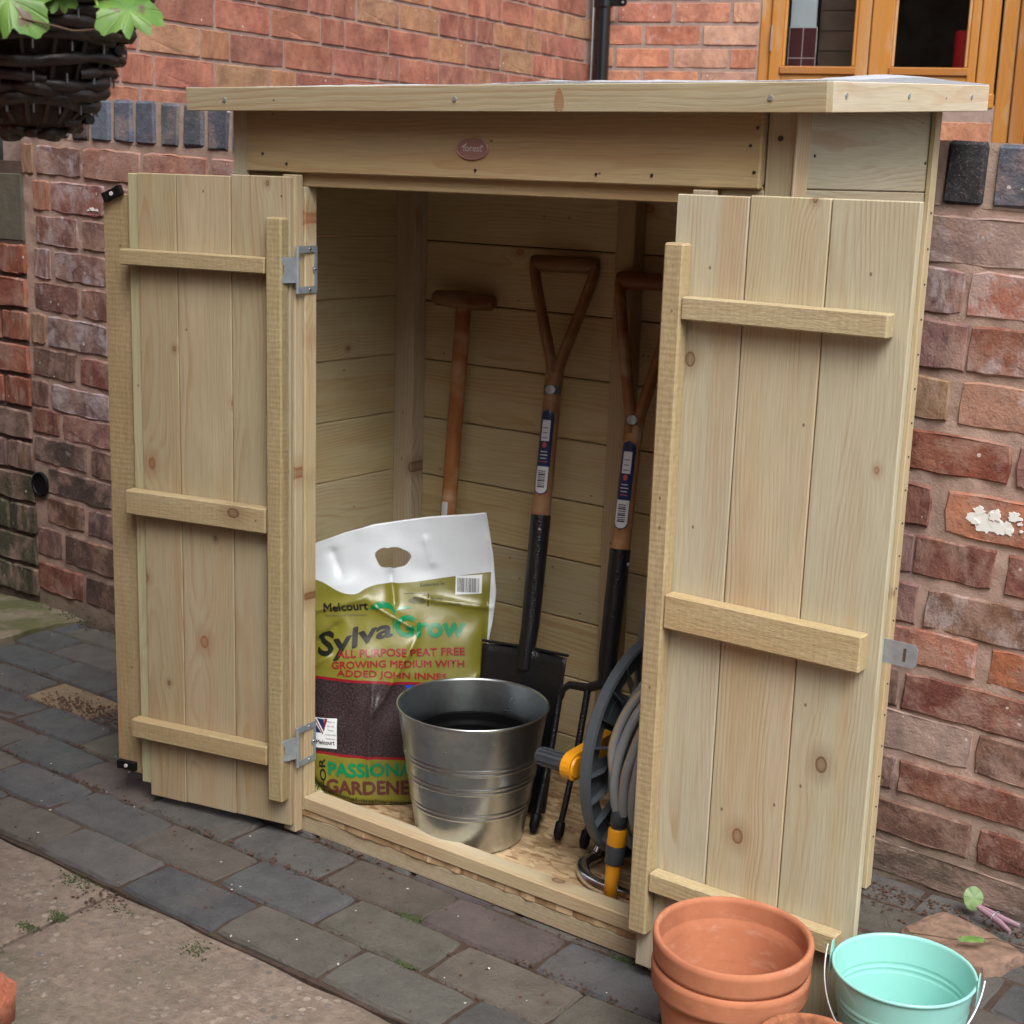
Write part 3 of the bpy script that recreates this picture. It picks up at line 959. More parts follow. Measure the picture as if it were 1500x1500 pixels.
def sash(x0, x1, gx0, gx1, z0, gz0):
    hplank('sash_stile', (x0, -0.004, z0), (gx0, 0.05, WZ1 - 0.062), 2, win)
    hplank('sash_stile', (gx1, -0.004, z0), (x1, 0.05, WZ1 - 0.062), 2, win)
    hplank('sash_rail', (gx0, -0.002, z0), (gx1, 0.05, gz0 - 0.022), 0, win)
    hplank('glazing_bead', (gx0 - 0.006, -0.012, gz0 - 0.03), (gx1 + 0.006, 0.03, gz0 + 0.002), 0, win, color=(0.8, 0.75, 0.8, 0))
    hplank('glazing_bead', (gx0, 0.0, gz0 + 0.003), (gx0 + 0.012, 0.03, WZ1 - 0.07), 2, win, color=(1.2, 1.2, 1.2, 0))
    hplank('glazing_bead', (gx1 - 0.012, 0.0, gz0 + 0.003), (gx1, 0.03, WZ1 - 0.07), 2, win, color=(1.2, 1.2, 1.2, 0))
    mb_ = MB()
    mb_.box((gx0 + 0.001, 0.03, gz0), (gx1 - 0.001, 0.034, WZ1 - 0.07))
    link('pane', mb_.mesh('pane', GLASS), win)
sash(0.75, 1.146, 0.80, 1.094, WZ0 + 0.047, 1.640)
sash(1.150, 1.566, 1.236, 1.532, WZ0 + 0.047, 1.640)
mb = MB()
mb.box((0.752, -0.012, 1.70), (0.757, -0.004, 1.80))
link('hinge', mb.mesh('hinge', ZINC), win)
dr = empty('door', fw)
hplank('door_frame', (DX0, 0.0, 1.0), (DX0 + 0.06, 0.12, WZ1), 2, dr, color=(0.9, 0.9, 0.9, 0))
hplank('door_frame', (DX0 + 0.063, -0.01, 1.0), (DX0 + 0.12, 0.10, WZ1), 2, dr, color=(0.75, 0.7, 0.75, 0))
hplank('door_panel', (DX0 + 0.124, 0.012, 1.0), (DX1, 0.07, WZ1), 2, dr)
mb = MB()
mb.box((DX0, 0.02, 0.3), (DX1, 0.2, 1.0))
link('door_step', mb.mesh('door_step', HMORTAR), dr)
# room seen through the panes
mb = MB()
X0, X1, Y0, Y1, Z0, Z1 = 0.66, 1.75, 0.21, 1.6, 1.3, 2.75
vv = [(x, y, z) for x in (X0, X1) for y in (Y0, Y1) for z in (Z0, Z1)]
mb.add(vv, [(0, 1, 3, 2), (4, 6, 7, 5), (2, 3, 7, 6), (0, 2, 6, 4), (1, 5, 7, 3)])
link('room', mb.mesh('room', ROOMM), fw)
canister = thing('red_tin', 'red cylindrical tin standing inside behind the right window pane', 'tin', (0, 0, 0))
canister.parent = None
def fwp(x, y, z):
    return (CX + x * math.cos(a2) - y * math.sin(a2), CY + x * math.sin(a2) + y * math.cos(a2), z)
canister.location = fwp(1.535, 0.14, 1.56)
canister.rotation_euler = (0, 0, a2)
mb = MB()
mb.lathe([(0.0, 0.0), (0.063, 0.0), (0.063, 0.225), (0.059, 0.233), (0.0, 0.233)], 32)
link('body', mb.mesh('body', REDM), canister)
mb = MB()
for zz in (0.05, 0.13, 0.19):
    mb.lathe([(0.0632, zz), (0.0648, zz + 0.003), (0.0632, zz + 0.006)], 32)
link('rib', mb.mesh('rib', REDM), canister)
link('ledge', plank_mesh(0.95, 0.14, 0.02, FRAMEW, bev=0.003), win, loc=(1.18, 0.145, 1.549), color=(0.7, 0.7, 0.7, 0))
screen = thing('tile_panel', 'pale board over maroon squares with white lines inside the left window pane', 'panel', fwp(0.866, 0.13, 1.56), rot=(0, 0, a2))
mb = MB()
mb.box((-0.055, 0, 0.245), (0.05, 0.008, 0.85))
link('board', mb.mesh('board', PALEB), screen)
for i in range(2):
    for j in range(2):
        mb = MB()
        mb.box((-0.055 + i * 0.056, -0.002, 0.004 + j * 0.122), (-0.002 + i * 0.056, 0.006, 0.122 + j * 0.122))
        link('tile', mb.mesh('tile', MAROON), screen)
mb = MB()
mb.box((-0.058, 0.0005, 0.0), (0.056, 0.0045, 0.248))
link('grout', mb.mesh('grout', WHITEPAINT), screen)
mb = MB()
for i in range(12):
    mb.box((0.0, 0, i * 0.08), (0.23, 0.01, i * 0.08 + 0.077))
lv = thing('reflected_brick_panel', 'brown horizontal boards behind the left window pane standing for reflected brickwork', 'screen', fwp(0.925, 0.19, 1.56), rot=(0, 0, a2))  # brown boards stand in for brickwork reflected in the pane
for i in range(12):
    q = MB()
    q.box((0.0, 0, i * 0.08), (0.23, 0.01, i * 0.08 + 0.076))
    link('board', q.mesh('board', BROWNB), lv)
# downpipe in the corner
dpz = thing('downpipe', 'glossy black downpipe in the corner between the two red brick house walls', 'downpipe', fwp(0.055, -0.062, 0))
mb = MB()
mb.tube([(0, 0, 0.0), (0, 0, 4.2)], 0.034, 28)
link('pipe', mb.mesh('pipe', BLKGLOSS), dpz)
mb = MB()
mb.lathe([(0.034, 1.86), (0.040, 1.865), (0.040, 1.92), (0.034, 1.925)], 28)
link('collar', mb.mesh('collar', BLKGLOSS), dpz)
mb = MB()
mb.box((0.03, -0.006, 1.868), (0.085, 0.006, 1.90))
mb.tube([(0.085, 0.006, 1.884), (0.085, -0.006, 1.884)], 0.016, 14)
link('bracket', mb.mesh('bracket', BLKGLOSS), dpz, rot=(0, 0, a2))
mb = MB()
mb.tube([(0.085, -0.006, 1.884), (0.085, -0.010, 1.884)], 0.005, 10)
link('screw', mb.mesh('screw', ZINC), dpz, rot=(0, 0, a2))

# ------------------------------------------------------------------ ground
def sheet(name, x0, x1, y0, y1, z, m_, step=0.03, amp=0.002, fr=8, parent=None, edge=0.0, th=0.05):
    nx, ny = max(1, int((x1 - x0) / step)), max(1, int((y1 - y0) / step))
    v, f = [], []
    for j in range(ny + 1):
        for i in range(nx + 1):
            x, y = x0 + (x1 - x0) * i / nx, y0 + (y1 - y0) * j / ny
            e = noise.noise(Vector((x * 9, y * 9, 5.0))) * edge
            xx = x + (e if i in (0, nx) else 0)
            yy = y + (e if j in (0, ny) else 0)
            zz = z + amp * noise.fractal(Vector((x * fr, y * fr, 0.7)), 1.0, 2.0, 3)
            if i in (0, nx) or j in (0, ny):
                zz -= 0.004
            v.append((xx, yy, zz))
    for j in range(ny):
        for i in range(nx):
            a = j * (nx + 1) + i
            f.append((a, a + 1, a + nx + 2, a + nx + 1))
    mb_ = MB()
    mb_.add(v, f, 0, True)
    # skirt
    ring = [i for i in range(nx + 1)] + [j * (nx + 1) + nx for j in range(1, ny + 1)] + [ny * (nx + 1) + i for i in range(nx - 1, -1, -1)] + [j * (nx + 1) for j in range(ny - 1, 0, -1)]
    n = len(ring)
    vv = [v[i] for i in ring] + [(v[i][0], v[i][1], v[i][2] - th) for i in ring]
    mb_.add(vv, [(n + i, n + (i + 1) % n, (i + 1) % n, i) for i in range(n)], 0, False)
    return link(name, mb_.mesh(name, m_), parent)
g = MB()
g.add([(-60, -60, -0.06), (60, -60, -0.06), (60, 60, -0.06), (-60, 60, -0.06)], [(0, 1, 2, 3)])
gr = link('ground', g.mesh('ground', SOIL))
gr['kind'] = 'structure'
BEDM = rough_mat('joint_sand', (0.10, 0.068, 0.05), (0.055, 0.038, 0.032), 60, 1.0, 0.006)
bed = sheet('pavement', -2.3, 2.5, -0.351, 0.60, -0.0055, BEDM, 0.03, 0.004, 14)
bed['kind'] = 'structure'

def paver_mesh(seed, L, W):
    r = random.Random(seed)
    n, m_ = 6, 3
    P = []
    for i in range(n):
        P.append((-L / 2 + L * i / n, -W / 2))
    for i in range(m_):
        P.append((L / 2, -W / 2 + W * i / m_))
    for i in range(n):
        P.append((L / 2 - L * i / n, W / 2))
    for i in range(m_):
        P.append((-L / 2, W / 2 - W * i / m_))
    Q = []
    for x, y in P:
        cor = abs(abs(x) - L / 2) < 1e-6 and abs(abs(y) - W / 2) < 1e-6
        k = r.uniform(0, 0.0028) + (0.0025 if cor else 0)
        Q.append((x - math.copysign(k, x) * (abs(x) > L / 2 - 1e-6), y - math.copysign(k, y) * (abs(y) > W / 2 - 1e-6)))
    N = len(Q)
    v = [(x, y, -0.05) for x, y in Q] + [(x, y, -0.005 - r.uniform(0, .002)) for x, y in Q]
    v += [(x - math.copysign(min(abs(x), 0.0035), x), y - math.copysign(min(abs(y), 0.0035), y), r.uniform(-0.0012, 0.0006)) for x, y in Q]
    f = []
    for i in range(N):
        j = (i + 1) % N
        f += [(i, j, N + j, N + i), (N + i, N + j, 2 * N + j, 2 * N + i)]
    f.append(tuple(range(2 * N, 3 * N)))
    mb_ = MB()
    mb_.add(v, f)
    return mb_.mesh('paver', PAVER)
PM = [paver_mesh(i, 0.2225, 0.110) for i in range(12)]
pr_ = random.Random(3)
PC = [(0.100, 0.096, 0.094), (0.090, 0.090, 0.092), (0.115, 0.109, 0.100), (0.105, 0.092, 0.083), (0.085, 0.087, 0.092), (0.120, 0.108, 0.092)]
PR = [(0.118, 0.094, 0.084), (0.108, 0.088, 0.080)]
rows = [(-0.3495, -0.2375, 0.083), (-0.2375, -0.1225, -0.03), (-0.1225, -0.010, 0.093), (-0.010, 0.103, -0.02), (0.103, 0.215, 0.10), (0.215, 0.327, 0.0), (0.327, 0.44, 0.11), (0.44, 0.53, 0.02)]
for ri, (y0, y1, off) in enumerate(rows):
    k0 = -11
    for k in range(k0, 12):
        xc = off + 0.226 * k + 0.113
        if ri == 1 and xc > 0.1:
            xc -= 0.0
        if xc < -2.2 or xc > 2.4:
            continue
        if xc < -1.25 and y0 > 0.2:
            continue
        redp = pr_.random() < 0.08 or (ri == 2 and -0.35 < xc < -0.1) or (ri == 2 and 0.55 < xc < 0.78)
        c = pr_.choice(PR if redp else PC)
        if ri == 4 and -0.85 < xc < -0.55:
            c = (0.24, 0.18, 0.12)
        o = link('paver', PM[pr_.randrange(12)], bed, color=jc(c, 0.10, 0, pr_))
        o.location = (xc + pr_.uniform(-.003, .003), (y0 + y1) / 2 + pr_.uniform(-.002, .002), pr_.uniform(-0.002, 0.0015) - (0.003 if y0 > 0.2 and xc > 1.0 else 0))
        o.rotation_euler = (pr_.uniform(-.012, .012), pr_.uniform(-.009, .009), pr_.uniform(-.014, .014) + (PI if pr_.random() < .5 else 0))
        o.scale = (1, (y1 - y0 - 0.0025) / 0.110, 1)
for i, (x0, x1) in enumerate(((-2.4, 0.085), (0.094, 3.0))):
    s_ = sheet('concrete_slab', x0, x1, -3.2, -0.354, -0.009, CONC, 0.015, 0.004, 6, edge=0.004)
    s_['kind'] = 'structure'
s_ = sheet('mossy_slab', -2.6, -1.16, 0.20, 0.66, 0.012, MOSSC, 0.02, 0.008, 9, edge=0.03)
s_['kind'] = 'structure'

def scatter(name, n, fn, m_, size, kind='stuff', flat=0.5, seed=1, label=None, cat=None):
    r = random.Random(seed)
    mb_ = MB()
    for i in range(n):
        x, y, z = fn(r)
        s_ = size * r.uniform(0.4, 1.4)
        a = r.uniform(0, PI)
        # squashed irregular octahedron / chip
        pts = [(1, 0, 0), (0, 1, 0), (-1, 0, 0), (0, -1, 0), (0, 0, 1), (0, 0, -1)]
        q = []
        for px, py, pz in pts:
            px, py, pz = px * s_ * r.uniform(.6, 1.3), py * s_ * r.uniform(.5, 1.1), pz * s_ * flat * r.uniform(.6, 1.2)
            q.append((x + px * math.cos(a) - py * math.sin(a), y + px * math.sin(a) + py * math.cos(a), z + pz))
        mb_.add(q, [(0, 1, 4), (1, 2, 4), (2, 3, 4), (3, 0, 4), (1, 0, 5), (2, 1, 5), (3, 2, 5), (0, 3, 5)])
    o = link(name, mb_.mesh(name, m_))
    o['kind'] = 'stuff'
    if label:
        o['label'] = label
        o['category'] = cat
    return o
def litter(r):
    k = r.random()
    if k < 0.42:
        row = r.choice([-0.1225, -0.1225, -0.010, 0.103, 0.215])
        cx = r.choice([-0.45, -0.6, 0.28, 0.32, 0.02, -0.9, 0.86, -0.3])
        return (cx + r.gauss(0, 0.075), row + r.gauss(0, 0.006), 0.002)
    if k < 0.62:
        return (-0.62 + r.gauss(0, 0.09), 0.14 + r.gauss(0, 0.02), 0.002)
    if k < 0.66:
        return (0.1 + r.gauss(0, 0.03), -0.385 + r.gauss(0, 0.02), -0.007)
    if k < 0.9:
        return (1.15 + r.uniform(-.12, .35), 0.50 - abs(r.gauss(0, 0.05)), 0.0)
    return (r.uniform(-1.2, 1.0), r.uniform(-0.35, 0.0), 0.001)
scatter('leaf_litter', 2200, litter, DEBRIS, 0.0032, seed=4, flat=0.5)
def joints(r):
    row = r.choice([-0.2375, -0.1225, -0.010, 0.103, 0.215, 0.327])
    return (r.uniform(-1.4, 1.3), row + r.gauss(0, 0.003), -0.004)
scatter('joint_debris', 2600, joints, DEBRIS, 0.0028, seed=8, flat=0.5)
def pebf(r):
    x = r.uniform(-1.0, 1.6)
    y = -0.40 - abs(r.gauss(0, 0.35))
    return (x, y, -0.0085)
scatter('pebbles', 2600, pebf, PEBBLE, 0.0034, seed=5, flat=0.4)
def whitebit(r):
    return (r.uniform(-1.0, 1.0), r.uniform(-0.34, -0.01), 0.0012)
scatter('paint_flecks', 20, whitebit, WHITEPAINT, 0.0026, seed=6, flat=0.2)
def mossf(r):
    c = r.choice([(0.17, -0.40, .02), (0.315, -0.40, .022), (0.53, -0.12, .012), (0.62, -0.235, .01), (0.87, 0.005 - 0.02, .012), (0.0, -0.375, .02), (0.07, -0.52, .012), (0.085, -0.47, .012), (0.09, -0.60, .01)])
    return (c[0] + r.gauss(0, c[2]), c[1] + r.gauss(0, c[2] * 0.5), 0.0 if c[1] > -0.37 else -0.008)
scatter('moss', 1500, mossf, MOSS, 0.0019, seed=7, flat=0.8)
def wallmoss(r):
    return (r.uniform(-1.33, -0.9), 0.515 + r.gauss(0, 0.012), abs(r.gauss(0, 0.02)))
scatter('wall_foot_moss', 260, wallmoss, simple('damp_moss', (0.04, 0.045, 0.02), 0.95, var=0.5, vs=60), 0.0028, seed=9, flat=0.7)

# stone, leaf, peg, twigs at the right
st = MB()
def lump(R, hz, n=14, seed=1, sx=1.0):
    v, f = [], []
    lev = [(-0.03, 1.0), (0.4, 1.0), (0.85, 0.93), (1.0, 0.80)]
    for h, q in lev:
        for i in range(n):
            a = 2 * PI * i / n
            sq = 1 / max(abs(math.cos(a)), abs(math.sin(a))) ** 0.75
            r_ = R * q * sq * (1 + 0.12 * noise.noise(Vector((math.cos(a) * 2 + seed, math.sin(a) * 2, h))))
            v.append((r_ * math.cos(a) * sx, r_ * math.sin(a), hz * (h + (0.10 * noise.noise(Vector((a * 2, h * 3, seed))) if h > 0.5 else 0))))
    for k in range(len(lev) - 1):
        for i in range(n):
            j = (i + 1) % n
            f.append((k * n + i, k * n + j, (k + 1) * n + j, (k + 1) * n + i))
    f.append(tuple(range(3 * n, 4 * n)))
    return v, f
v, f = lump(0.060, 0.022, n=26, seed=2.2, sx=1.5)
st.add(v, f)
thing('broken_brick', 'flat broken sandy brick lying on the dark paving behind the mint bucket', 'brick', (1.262, 0.375, -0.008), me=st.mesh('broken_brick', STONE), rot=(0, 0, -0.35))
def leaf_obj(outline, m_, cup=0.25, n=None):
    """fan leaf: outline points around, centre vein point; uv for veins"""
    v = [(0, 0.0, 0)]
    uv = [(0.5, 0.0)]
    rings = [0.35, 0.7, 1.0]
    f = []
    n = len(outline)
    mx = max(abs(p[0]) for p in outline)
    for q in rings:
        for (x, y) in outline:
            xx, yy = x * q, y * q
            z = -cup * (xx * xx + yy * yy) / (mx * 1.0) + 0.10 * mx * math.sin(math.atan2(yy, xx) * 5) * q * q
            v.append((xx, yy, z))
            uv.append((0.5 + xx / mx / 2, yy / mx / 2))
    for i in range(n):
        j = (i + 1) % n
        f.append((0, 1 + i, 1 + j))
        for k in range(2):
            f.append((1 + k * n + i, 1 + (k + 1) * n + i, 1 + (k + 1) * n + j, 1 + k * n + j))
    mb_ = MB()
    mb_.add(v, f, 0, True)
    me = mb_.mesh('leaf', m_)
    ul = me.uv_layers.new(name='UVMap')
    for lp in me.loops:
        ul.data[lp.index].uv = uv[lp.vertex_index]
    return me
ol = []
for i in range(24):
    a = 2 * PI * i / 24
    ol.append((0.016 * math.cos(a) * (1 + 0.05 * math.sin(3 * a)), 0.02 * math.sin(a)))
thing('fallen_leaf', 'round green leaf fallen upright against the foot of the brick wall', 'leaf', (1.238, 0.487, 0.030), me=leaf_obj(ol, LEAF2, 0.15), rot=(math.radians(62), 0.1, 0.5))
peg = thing('clothes_peg', 'faded pink plastic clothes peg lying by the foot of the wall', 'peg', (1.283, 0.462, 0.022), rot=(0.1, 0.15, -0.25))
for s in (-1, 1):
    mb = MB()
    mb.tube([(-0.032, 0.002 * s, 0), (-0.01, 0.004 * s, 0), (0.012, 0.006 * s, 0), (0.038, 0.013 * s, 0)], [(0.004, 0.003), (0.006, 0.0035), (0.007, 0.004), (0.005, 0.003)], 8)
    link('jaw', mb.mesh('jaw', PEGM), peg)
mb = MB()
mb.tube([(0.0, 0.012 * math.cos(t), 0.009 * math.sin(t)) for t in [i * 0.7 for i in range(9)]], 0.0009, 6)
link('spring', mb.mesh('spring', ZINC), peg)
def twig(label, pts, r_=0.0012, m_=TWIG):
    mb_ = MB()
    mb_.tube(pts, r_, 6)
    return thing('twig', label, 'twig', (0, 0, 0), me=mb_.mesh('twig', m_))
twig('thin curved brown twig lying across the broken brick', [(1.20, 0.315, 0.026), (1.23, 0.315, 0.032), (1.27, 0.335, 0.030), (1.31, 0.38, 0.028), (1.36, 0.39, 0.022)])
twig('short thin twig on the soil beside the mint bucket', [(1.12, 0.40, 0.006), (1.15, 0.345, 0.010), (1.19, 0.30, 0.008)], 0.0008)
mb = MB()
ol = [(0.022 * math.cos(a), 0.006 * math.sin(a)) for a in [2 * PI * i / 16 for i in range(16)]]
thing('leaf_sliver', 'narrow pale green leaf on the broken brick', 'leaf', (1.285, 0.345, 0.033), me=leaf_obj(ol, LEAF, 0.1), rot=(0.2, 0, 0.6))

# ------------------------------------------------------------------ SHED
shed = thing('garden_shed', 'low pressure treated pine garden store with pent roof and both doors folded open', 'shed')
SW, SD = 1.053, 0.475
# floor structure
plank('floor_bearer', (0.0, 0.002, 0.0), (SW, 0.04, 0.031), 0, shed, SAWN)
plank('floor_bearer', (0.0, 0.22, 0.0), (SW, 0.26, 0.031), 0, shed, SAWN)
plank('floor_bearer', (0.0, 0.43, 0.0), (SW, 0.47, 0.031), 0, shed, SAWN)
mb = MB()
r_ = random.Random(2)
vv, ff = [], []
n = 70
for i in range(n + 1):
    x = 0.012 + (SW - 0.024) * i / n
    e = r_.uniform(-0.0025, 0.002)
    vv += [(x, 0.0005 + e, 0.0325), (x, 0.0005 + e * 0.5, 0.0435), (x, 0.465, 0.0435), (x, 0.465, 0.0325)]
for i in range(n):
    a = i * 4
    for j in range(4):
        ff.append((a + j, a + (j + 1) % 4, a + 4 + (j + 1) % 4, a + 4 + j))
mb.add(vv, ff + [(0, 3, 2, 1), (n * 4, n * 4 + 1, n * 4 + 2, n * 4 + 3)])
link('floor_panel', mb.mesh('floor_panel', OSB), shed)
plank('sill', (0.176, -0.003, 0.0445), (0.887, 0.034, 0.070), 0, shed, WOOD, color=(1.0, 0.94, 0.85, 0), bev=0.002)
# posts and jambs
plank('corner_post', (0.004, 0.0, 0.033), (0.041, 0.035, 1.284), 2, shed)
plank('corner_post', (1.011, 0.004, 0.033), (1.051, 0.04, 1.284), 2, shed, color=(1.0, 0.98, 0.92, 0))
plank('door_jamb', (0.1425, 0.0, 0.033), (0.1745, 0.028, 1.147), 2, shed, color=(1.0, 0.95, 0.82, 0))
plank('door_jamb', (0.888, 0.0, 0.033), (0.920, 0.028, 1.147), 2, shed)
plank('door_stop', (0.142, -0.020, 0.004), (0.171, -0.001, 1.166), 2, shed, color=(0.86, 0.80, 0.72, 0))
plank('door_stop', (0.915, -0.018, 0.004), (0.946, -0.001, 1.166), 2, shed)
plank('lintel', (0.043, 0.006, 1.147), (1.008, 0.034, 1.173), 0, shed, WOOD, color=(0.92, 0.78, 0.58, 0))
hb = plank('header_board', (0.042, -0.006, 1.169), (1.008, 0.006, 1.282), 0, shed, WOOD, color=(0.98, 0.86, 0.66, 0), bev=0.002)
for x_, z_ in ((0.534, 1.182), (0.751, 1.182), (0.843, 1.183), (1.0, 1.191), (0.992, 1.225), (1.001, 1.248), (0.082, 1.198), (0.138, 1.183)):
    heads('nail', [(x_, -0.006, z_)], shed, 0.0022)
heads('screw', [(1.03, 0.004, 1.235)], shed, 0.0038)
# front cladding beside the doors
for i in range(10):
    z0 = 0.034 + i * 0.1135
    z1 = min(z0 + 0.1125, 1.168)
    plank('front_board', (0.042, 0.004, z0), (0.1415, 0.014, z1), 0, shed)
    plank('front_board', (0.947, 0.004, z0), (1.0105, 0.014, z1), 0, shed)
# side cladding
def side(x0, x1, sx):
    zs = [0.034]
    z = 1.171
    lst = []
    while z > 0.04:
        lst.append(z)
        z -= 0.116
    lst = [0.034] + sorted(lst) + [1.297]
    for a, b in zip(lst, lst[1:]):
        plank('side_board', (x0, 0.041 if sx > 0 else 0.036, a + 0.0006), (x1, SD - 0.002, b - 0.0006), 1, shed, color=tint(k=0.07) if sx > 0 else tuple(x * y for x, y in zip(tint(k=0.07), (1.14, 1.07, 0.88, 0))))  # left boards tinted lighter and warmer, bounced light put into the colour
        if sx > 0:   # recessed lap under each board
            plank('side_lap', (x0 - 0.0035, 0.0425, a + 0.004), (x1 - 0.004, SD - 0.004, a + 0.006), 1, shed, color=(0.6, 0.5, 0.4, 0))
side(0.0, 0.012, -1)
side(SW - 0.012, SW, 1)
plank('corner_trim', (SW + 0.001, SD - 0.018, 0.0), (SW + 0.010, SD + 0.004, 1.30), 2, shed, color=(1.08, 1.0, 0.85, 0))
plank('front_trim', (SW - 0.001, -0.001, 0.02), (SW + 0.004, 0.038, 1.284), 2, shed, color=(1.05, 0.96, 0.86, 0))
for y_ in (0.06, 0.45):
    heads('nail', [(SW, y_, 1.215)], shed, 0.0022, 'x', 1)
for i in range(20):
    heads('nail', [(SW + 0.010, SD - 0.008, 1.14 - i * 0.055)], shed, 0.0015, 'x', 1)
# back cladding: boards seen inside
zb = [0.045, 0.12, 0.238, 0.353, 0.468, 0.583, 0.699, 0.815, 0.931, 1.047, 1.163, 1.305]
for a, b in zip(zb, zb[1:]):
    plank('back_board', (0.013, 0.4555, a + 0.0012), (SW - 0.013, 0.467, b - 0.0012), 0, shed, color=tuple(x * y for x, y in zip(tint(k=0.08), (1.14, 1.06, 0.86, 0))))  # lighter, yellower tint carries the light bounced about inside
plank('back_membrane', (0.0, 0.4675, 0.03), (SW - 0.01, 0.474, 1.285), 0, shed, color=(0.25, 0.2, 0.15, 0))
plank('inner_post', (0.0125, 0.418, 0.0445), (0.060, 0.455, 1.28), 2, shed)
plank('inner_post', (0.518, 0.418, 0.0445), (0.556, 0.455, 1.28), 2, shed, color=(0.85, 0.74, 0.6, 0))
plank('inner_post', (0.99, 0.418, 0.0445), (1.038, 0.455, 1.28), 2, shed)
plank('inner_rail', (0.061, 0.43, 1.18), (0.517, 0.4548, 1.21), 0, shed)
plank('wall_plate', (0.042, 0.0065, 1.175), (1.008, 0.030, 1.284), 0, shed)
# roof
rf = math.atan2(1.333 - 1.3035, 0.55)
roof = empty('roof', shed, loc=(0, -0.052, 1.262), rot=(rf, 0, 0))
RL, RR, RD = -0.052, 1.118, 0.572
plank('roof_deck', (RL + 0.018, 0.018, 0.022), (RR - 0.018, RD - 0.006, 0.034), 0, roof)
# felt with slack bulges at the verge
nx, ny = 90, 24
vv, ff = [], []
for j in range(ny + 1):
    for i in range(nx + 1):
        x = RL + 0.001 + (RR - RL - 0.002) * i / nx
        y = 0.001 + (RD - 0.002) * j / ny
        z = 0.0405
        z += 0.004 * max(0, noise.noise(Vector((x * 5, y * 6, 2)))) + 0.0025 * noise.noise(Vector((x * 23, y * 20, 8)))* (1 if 0 < j < ny and 0 < i < nx else 0.3)
        bx, by = (x - 1.07) / 0.075, (y - 0.30) / 0.19
        z += 0.0125 * math.exp(-bx * bx - by * by)
        bx, by = (x - 0.75) / 0.20, (y - 0.06) / 0.08
        z += 0.004 * math.exp(-bx * bx - by * by)
        vv.append((x, y, z))
for j in range(ny):
    for i in range(nx):
        a = j * (nx + 1) + i
        ff.append((a, a + 1, a + nx + 2, a + nx + 1))
mb = MB()
mb.add(vv, ff, 0, True)
ring = list(range(nx + 1)) + [j * (nx + 1) + nx for j in range(1, ny + 1)] + [ny * (nx + 1) + i for i in range(nx - 1, -1, -1)] + [j * (nx + 1) for j in range(ny - 1, 0, -1)]
rn = len(ring)
mb.add([vv[i] for i in ring] + [(vv[i][0], vv[i][1], 0.036) for i in ring], [(rn + i, rn + (i + 1) % rn, (i + 1) % rn, i) for i in range(rn)], 0, False)
link('felt', mb.mesh('felt', FELT), roof)
FZ0, FZ1 = 0.003, 0.0405
plank('fascia_board', (RL, 0.0, FZ0), (RR - 0.0, 0.018, FZ1), 0, roof, color=(0.93, 0.90, 0.80, 0), bev=0.001)
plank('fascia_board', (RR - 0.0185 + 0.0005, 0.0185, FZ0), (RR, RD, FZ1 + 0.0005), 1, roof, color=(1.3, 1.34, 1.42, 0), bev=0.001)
plank('fascia_board', (RL, 0.0185, FZ0), (RL + 0.018, RD, FZ1), 1, roof)
plank('fascia_board', (RL + 0.019, RD - 0.018, FZ0), (RR - 0.019, RD, FZ1), 0, roof)
for px_ in (0.529, 1.041, 0.042):
    heads('clout_nail', [(px_, 0.0, 0.021)], roof, 0.0036, 'y', -1, ZINC)
for py_ in (0.055, 0.258, 0.498):
    heads('clout_nail', [(RR, py_, 0.024)], roof, 0.0034, 'x', 1, ZINC)
mb = MB()
mb.ext([(0.008 * math.cos(a) * (1 - 0.25 * math.sin(a)), 0.0165 * math.sin(a)) for a in [2 * PI * i / 20 for i in range(20)]], 0, 0.0004)
link('knot', mb.mesh('knot', make_wood('knot_wood', base=(0.30, 0.14, 0.055), late=(0.17, 0.07, 0.025), ringf=700)), roof, loc=(0.715, -0.0002, 0.0195), rot=(PI / 2, 0, 0), color=(1, 1, 1, 0))
# badge
bd = MB()
n = 40
def oval(rx, rz, y, k=1):
    return [(rx * math.cos(2 * PI * i / n), y, rz * math.sin(2 * PI * i / n)) for i in range(n)]
v = oval(0.0305, 0.0160, 0) + oval(0.0305, 0.0160, -0.0016) + oval(0.0290, 0.0147, -0.0026) + oval(0.0278, 0.0136, -0.0018)
f = []
for k in range(3):
    for i in range(n):
        j = (i + 1) % n
        f.append((k * n + i, k * n + j, (k + 1) * n + j, (k + 1) * n + i))
f.append(tuple(range(3 * n, 4 * n)))
bd.add(v, f, 0, False)
badge = link('badge', bd.mesh('badge', COPPER), shed, loc=(0.528, -0.0063, 1.2125))

# ------------------------------------------------------------------ lettering
_font_cache = {}
def text_geo(s, size=1.0, bold=0.0, sx=1.0, shear=0.0, spacing=1.0):
    cu = bpy.data.curves.new('letters', 'FONT')
    cu.body = s
    cu.size = 1.0
    cu.offset = bold
    cu.shear = shear
    cu.space_character = spacing
    cu.resolution_u = 3
    ob = bpy.data.objects.new('letters', cu)
    col.objects.link(ob)
    bpy.context.view_layer.update()
    ev = ob.evaluated_get(bpy.context.evaluated_depsgraph_get())
    me = ev.to_mesh()
    v = [(p.co.x * size * sx, p.co.y * size) for p in me.vertices]
    f = [tuple(p.vertices) for p in me.polygons]
    ev.to_mesh_clear()
    bpy.data.objects.remove(ob)
    bpy.data.curves.remove(cu)
    return v, f
v, f = text_geo('forest', 0.0150, 0.006, 1.0)
wdt = max(p[0] for p in v)
mb = MB()
mb.add([(p[0] - wdt / 2 + 0.001, -0.0024, p[1] - 0.003) for p in v], f)
link('lettering', mb.mesh('lettering', SILVER), badge)
mb = MB()
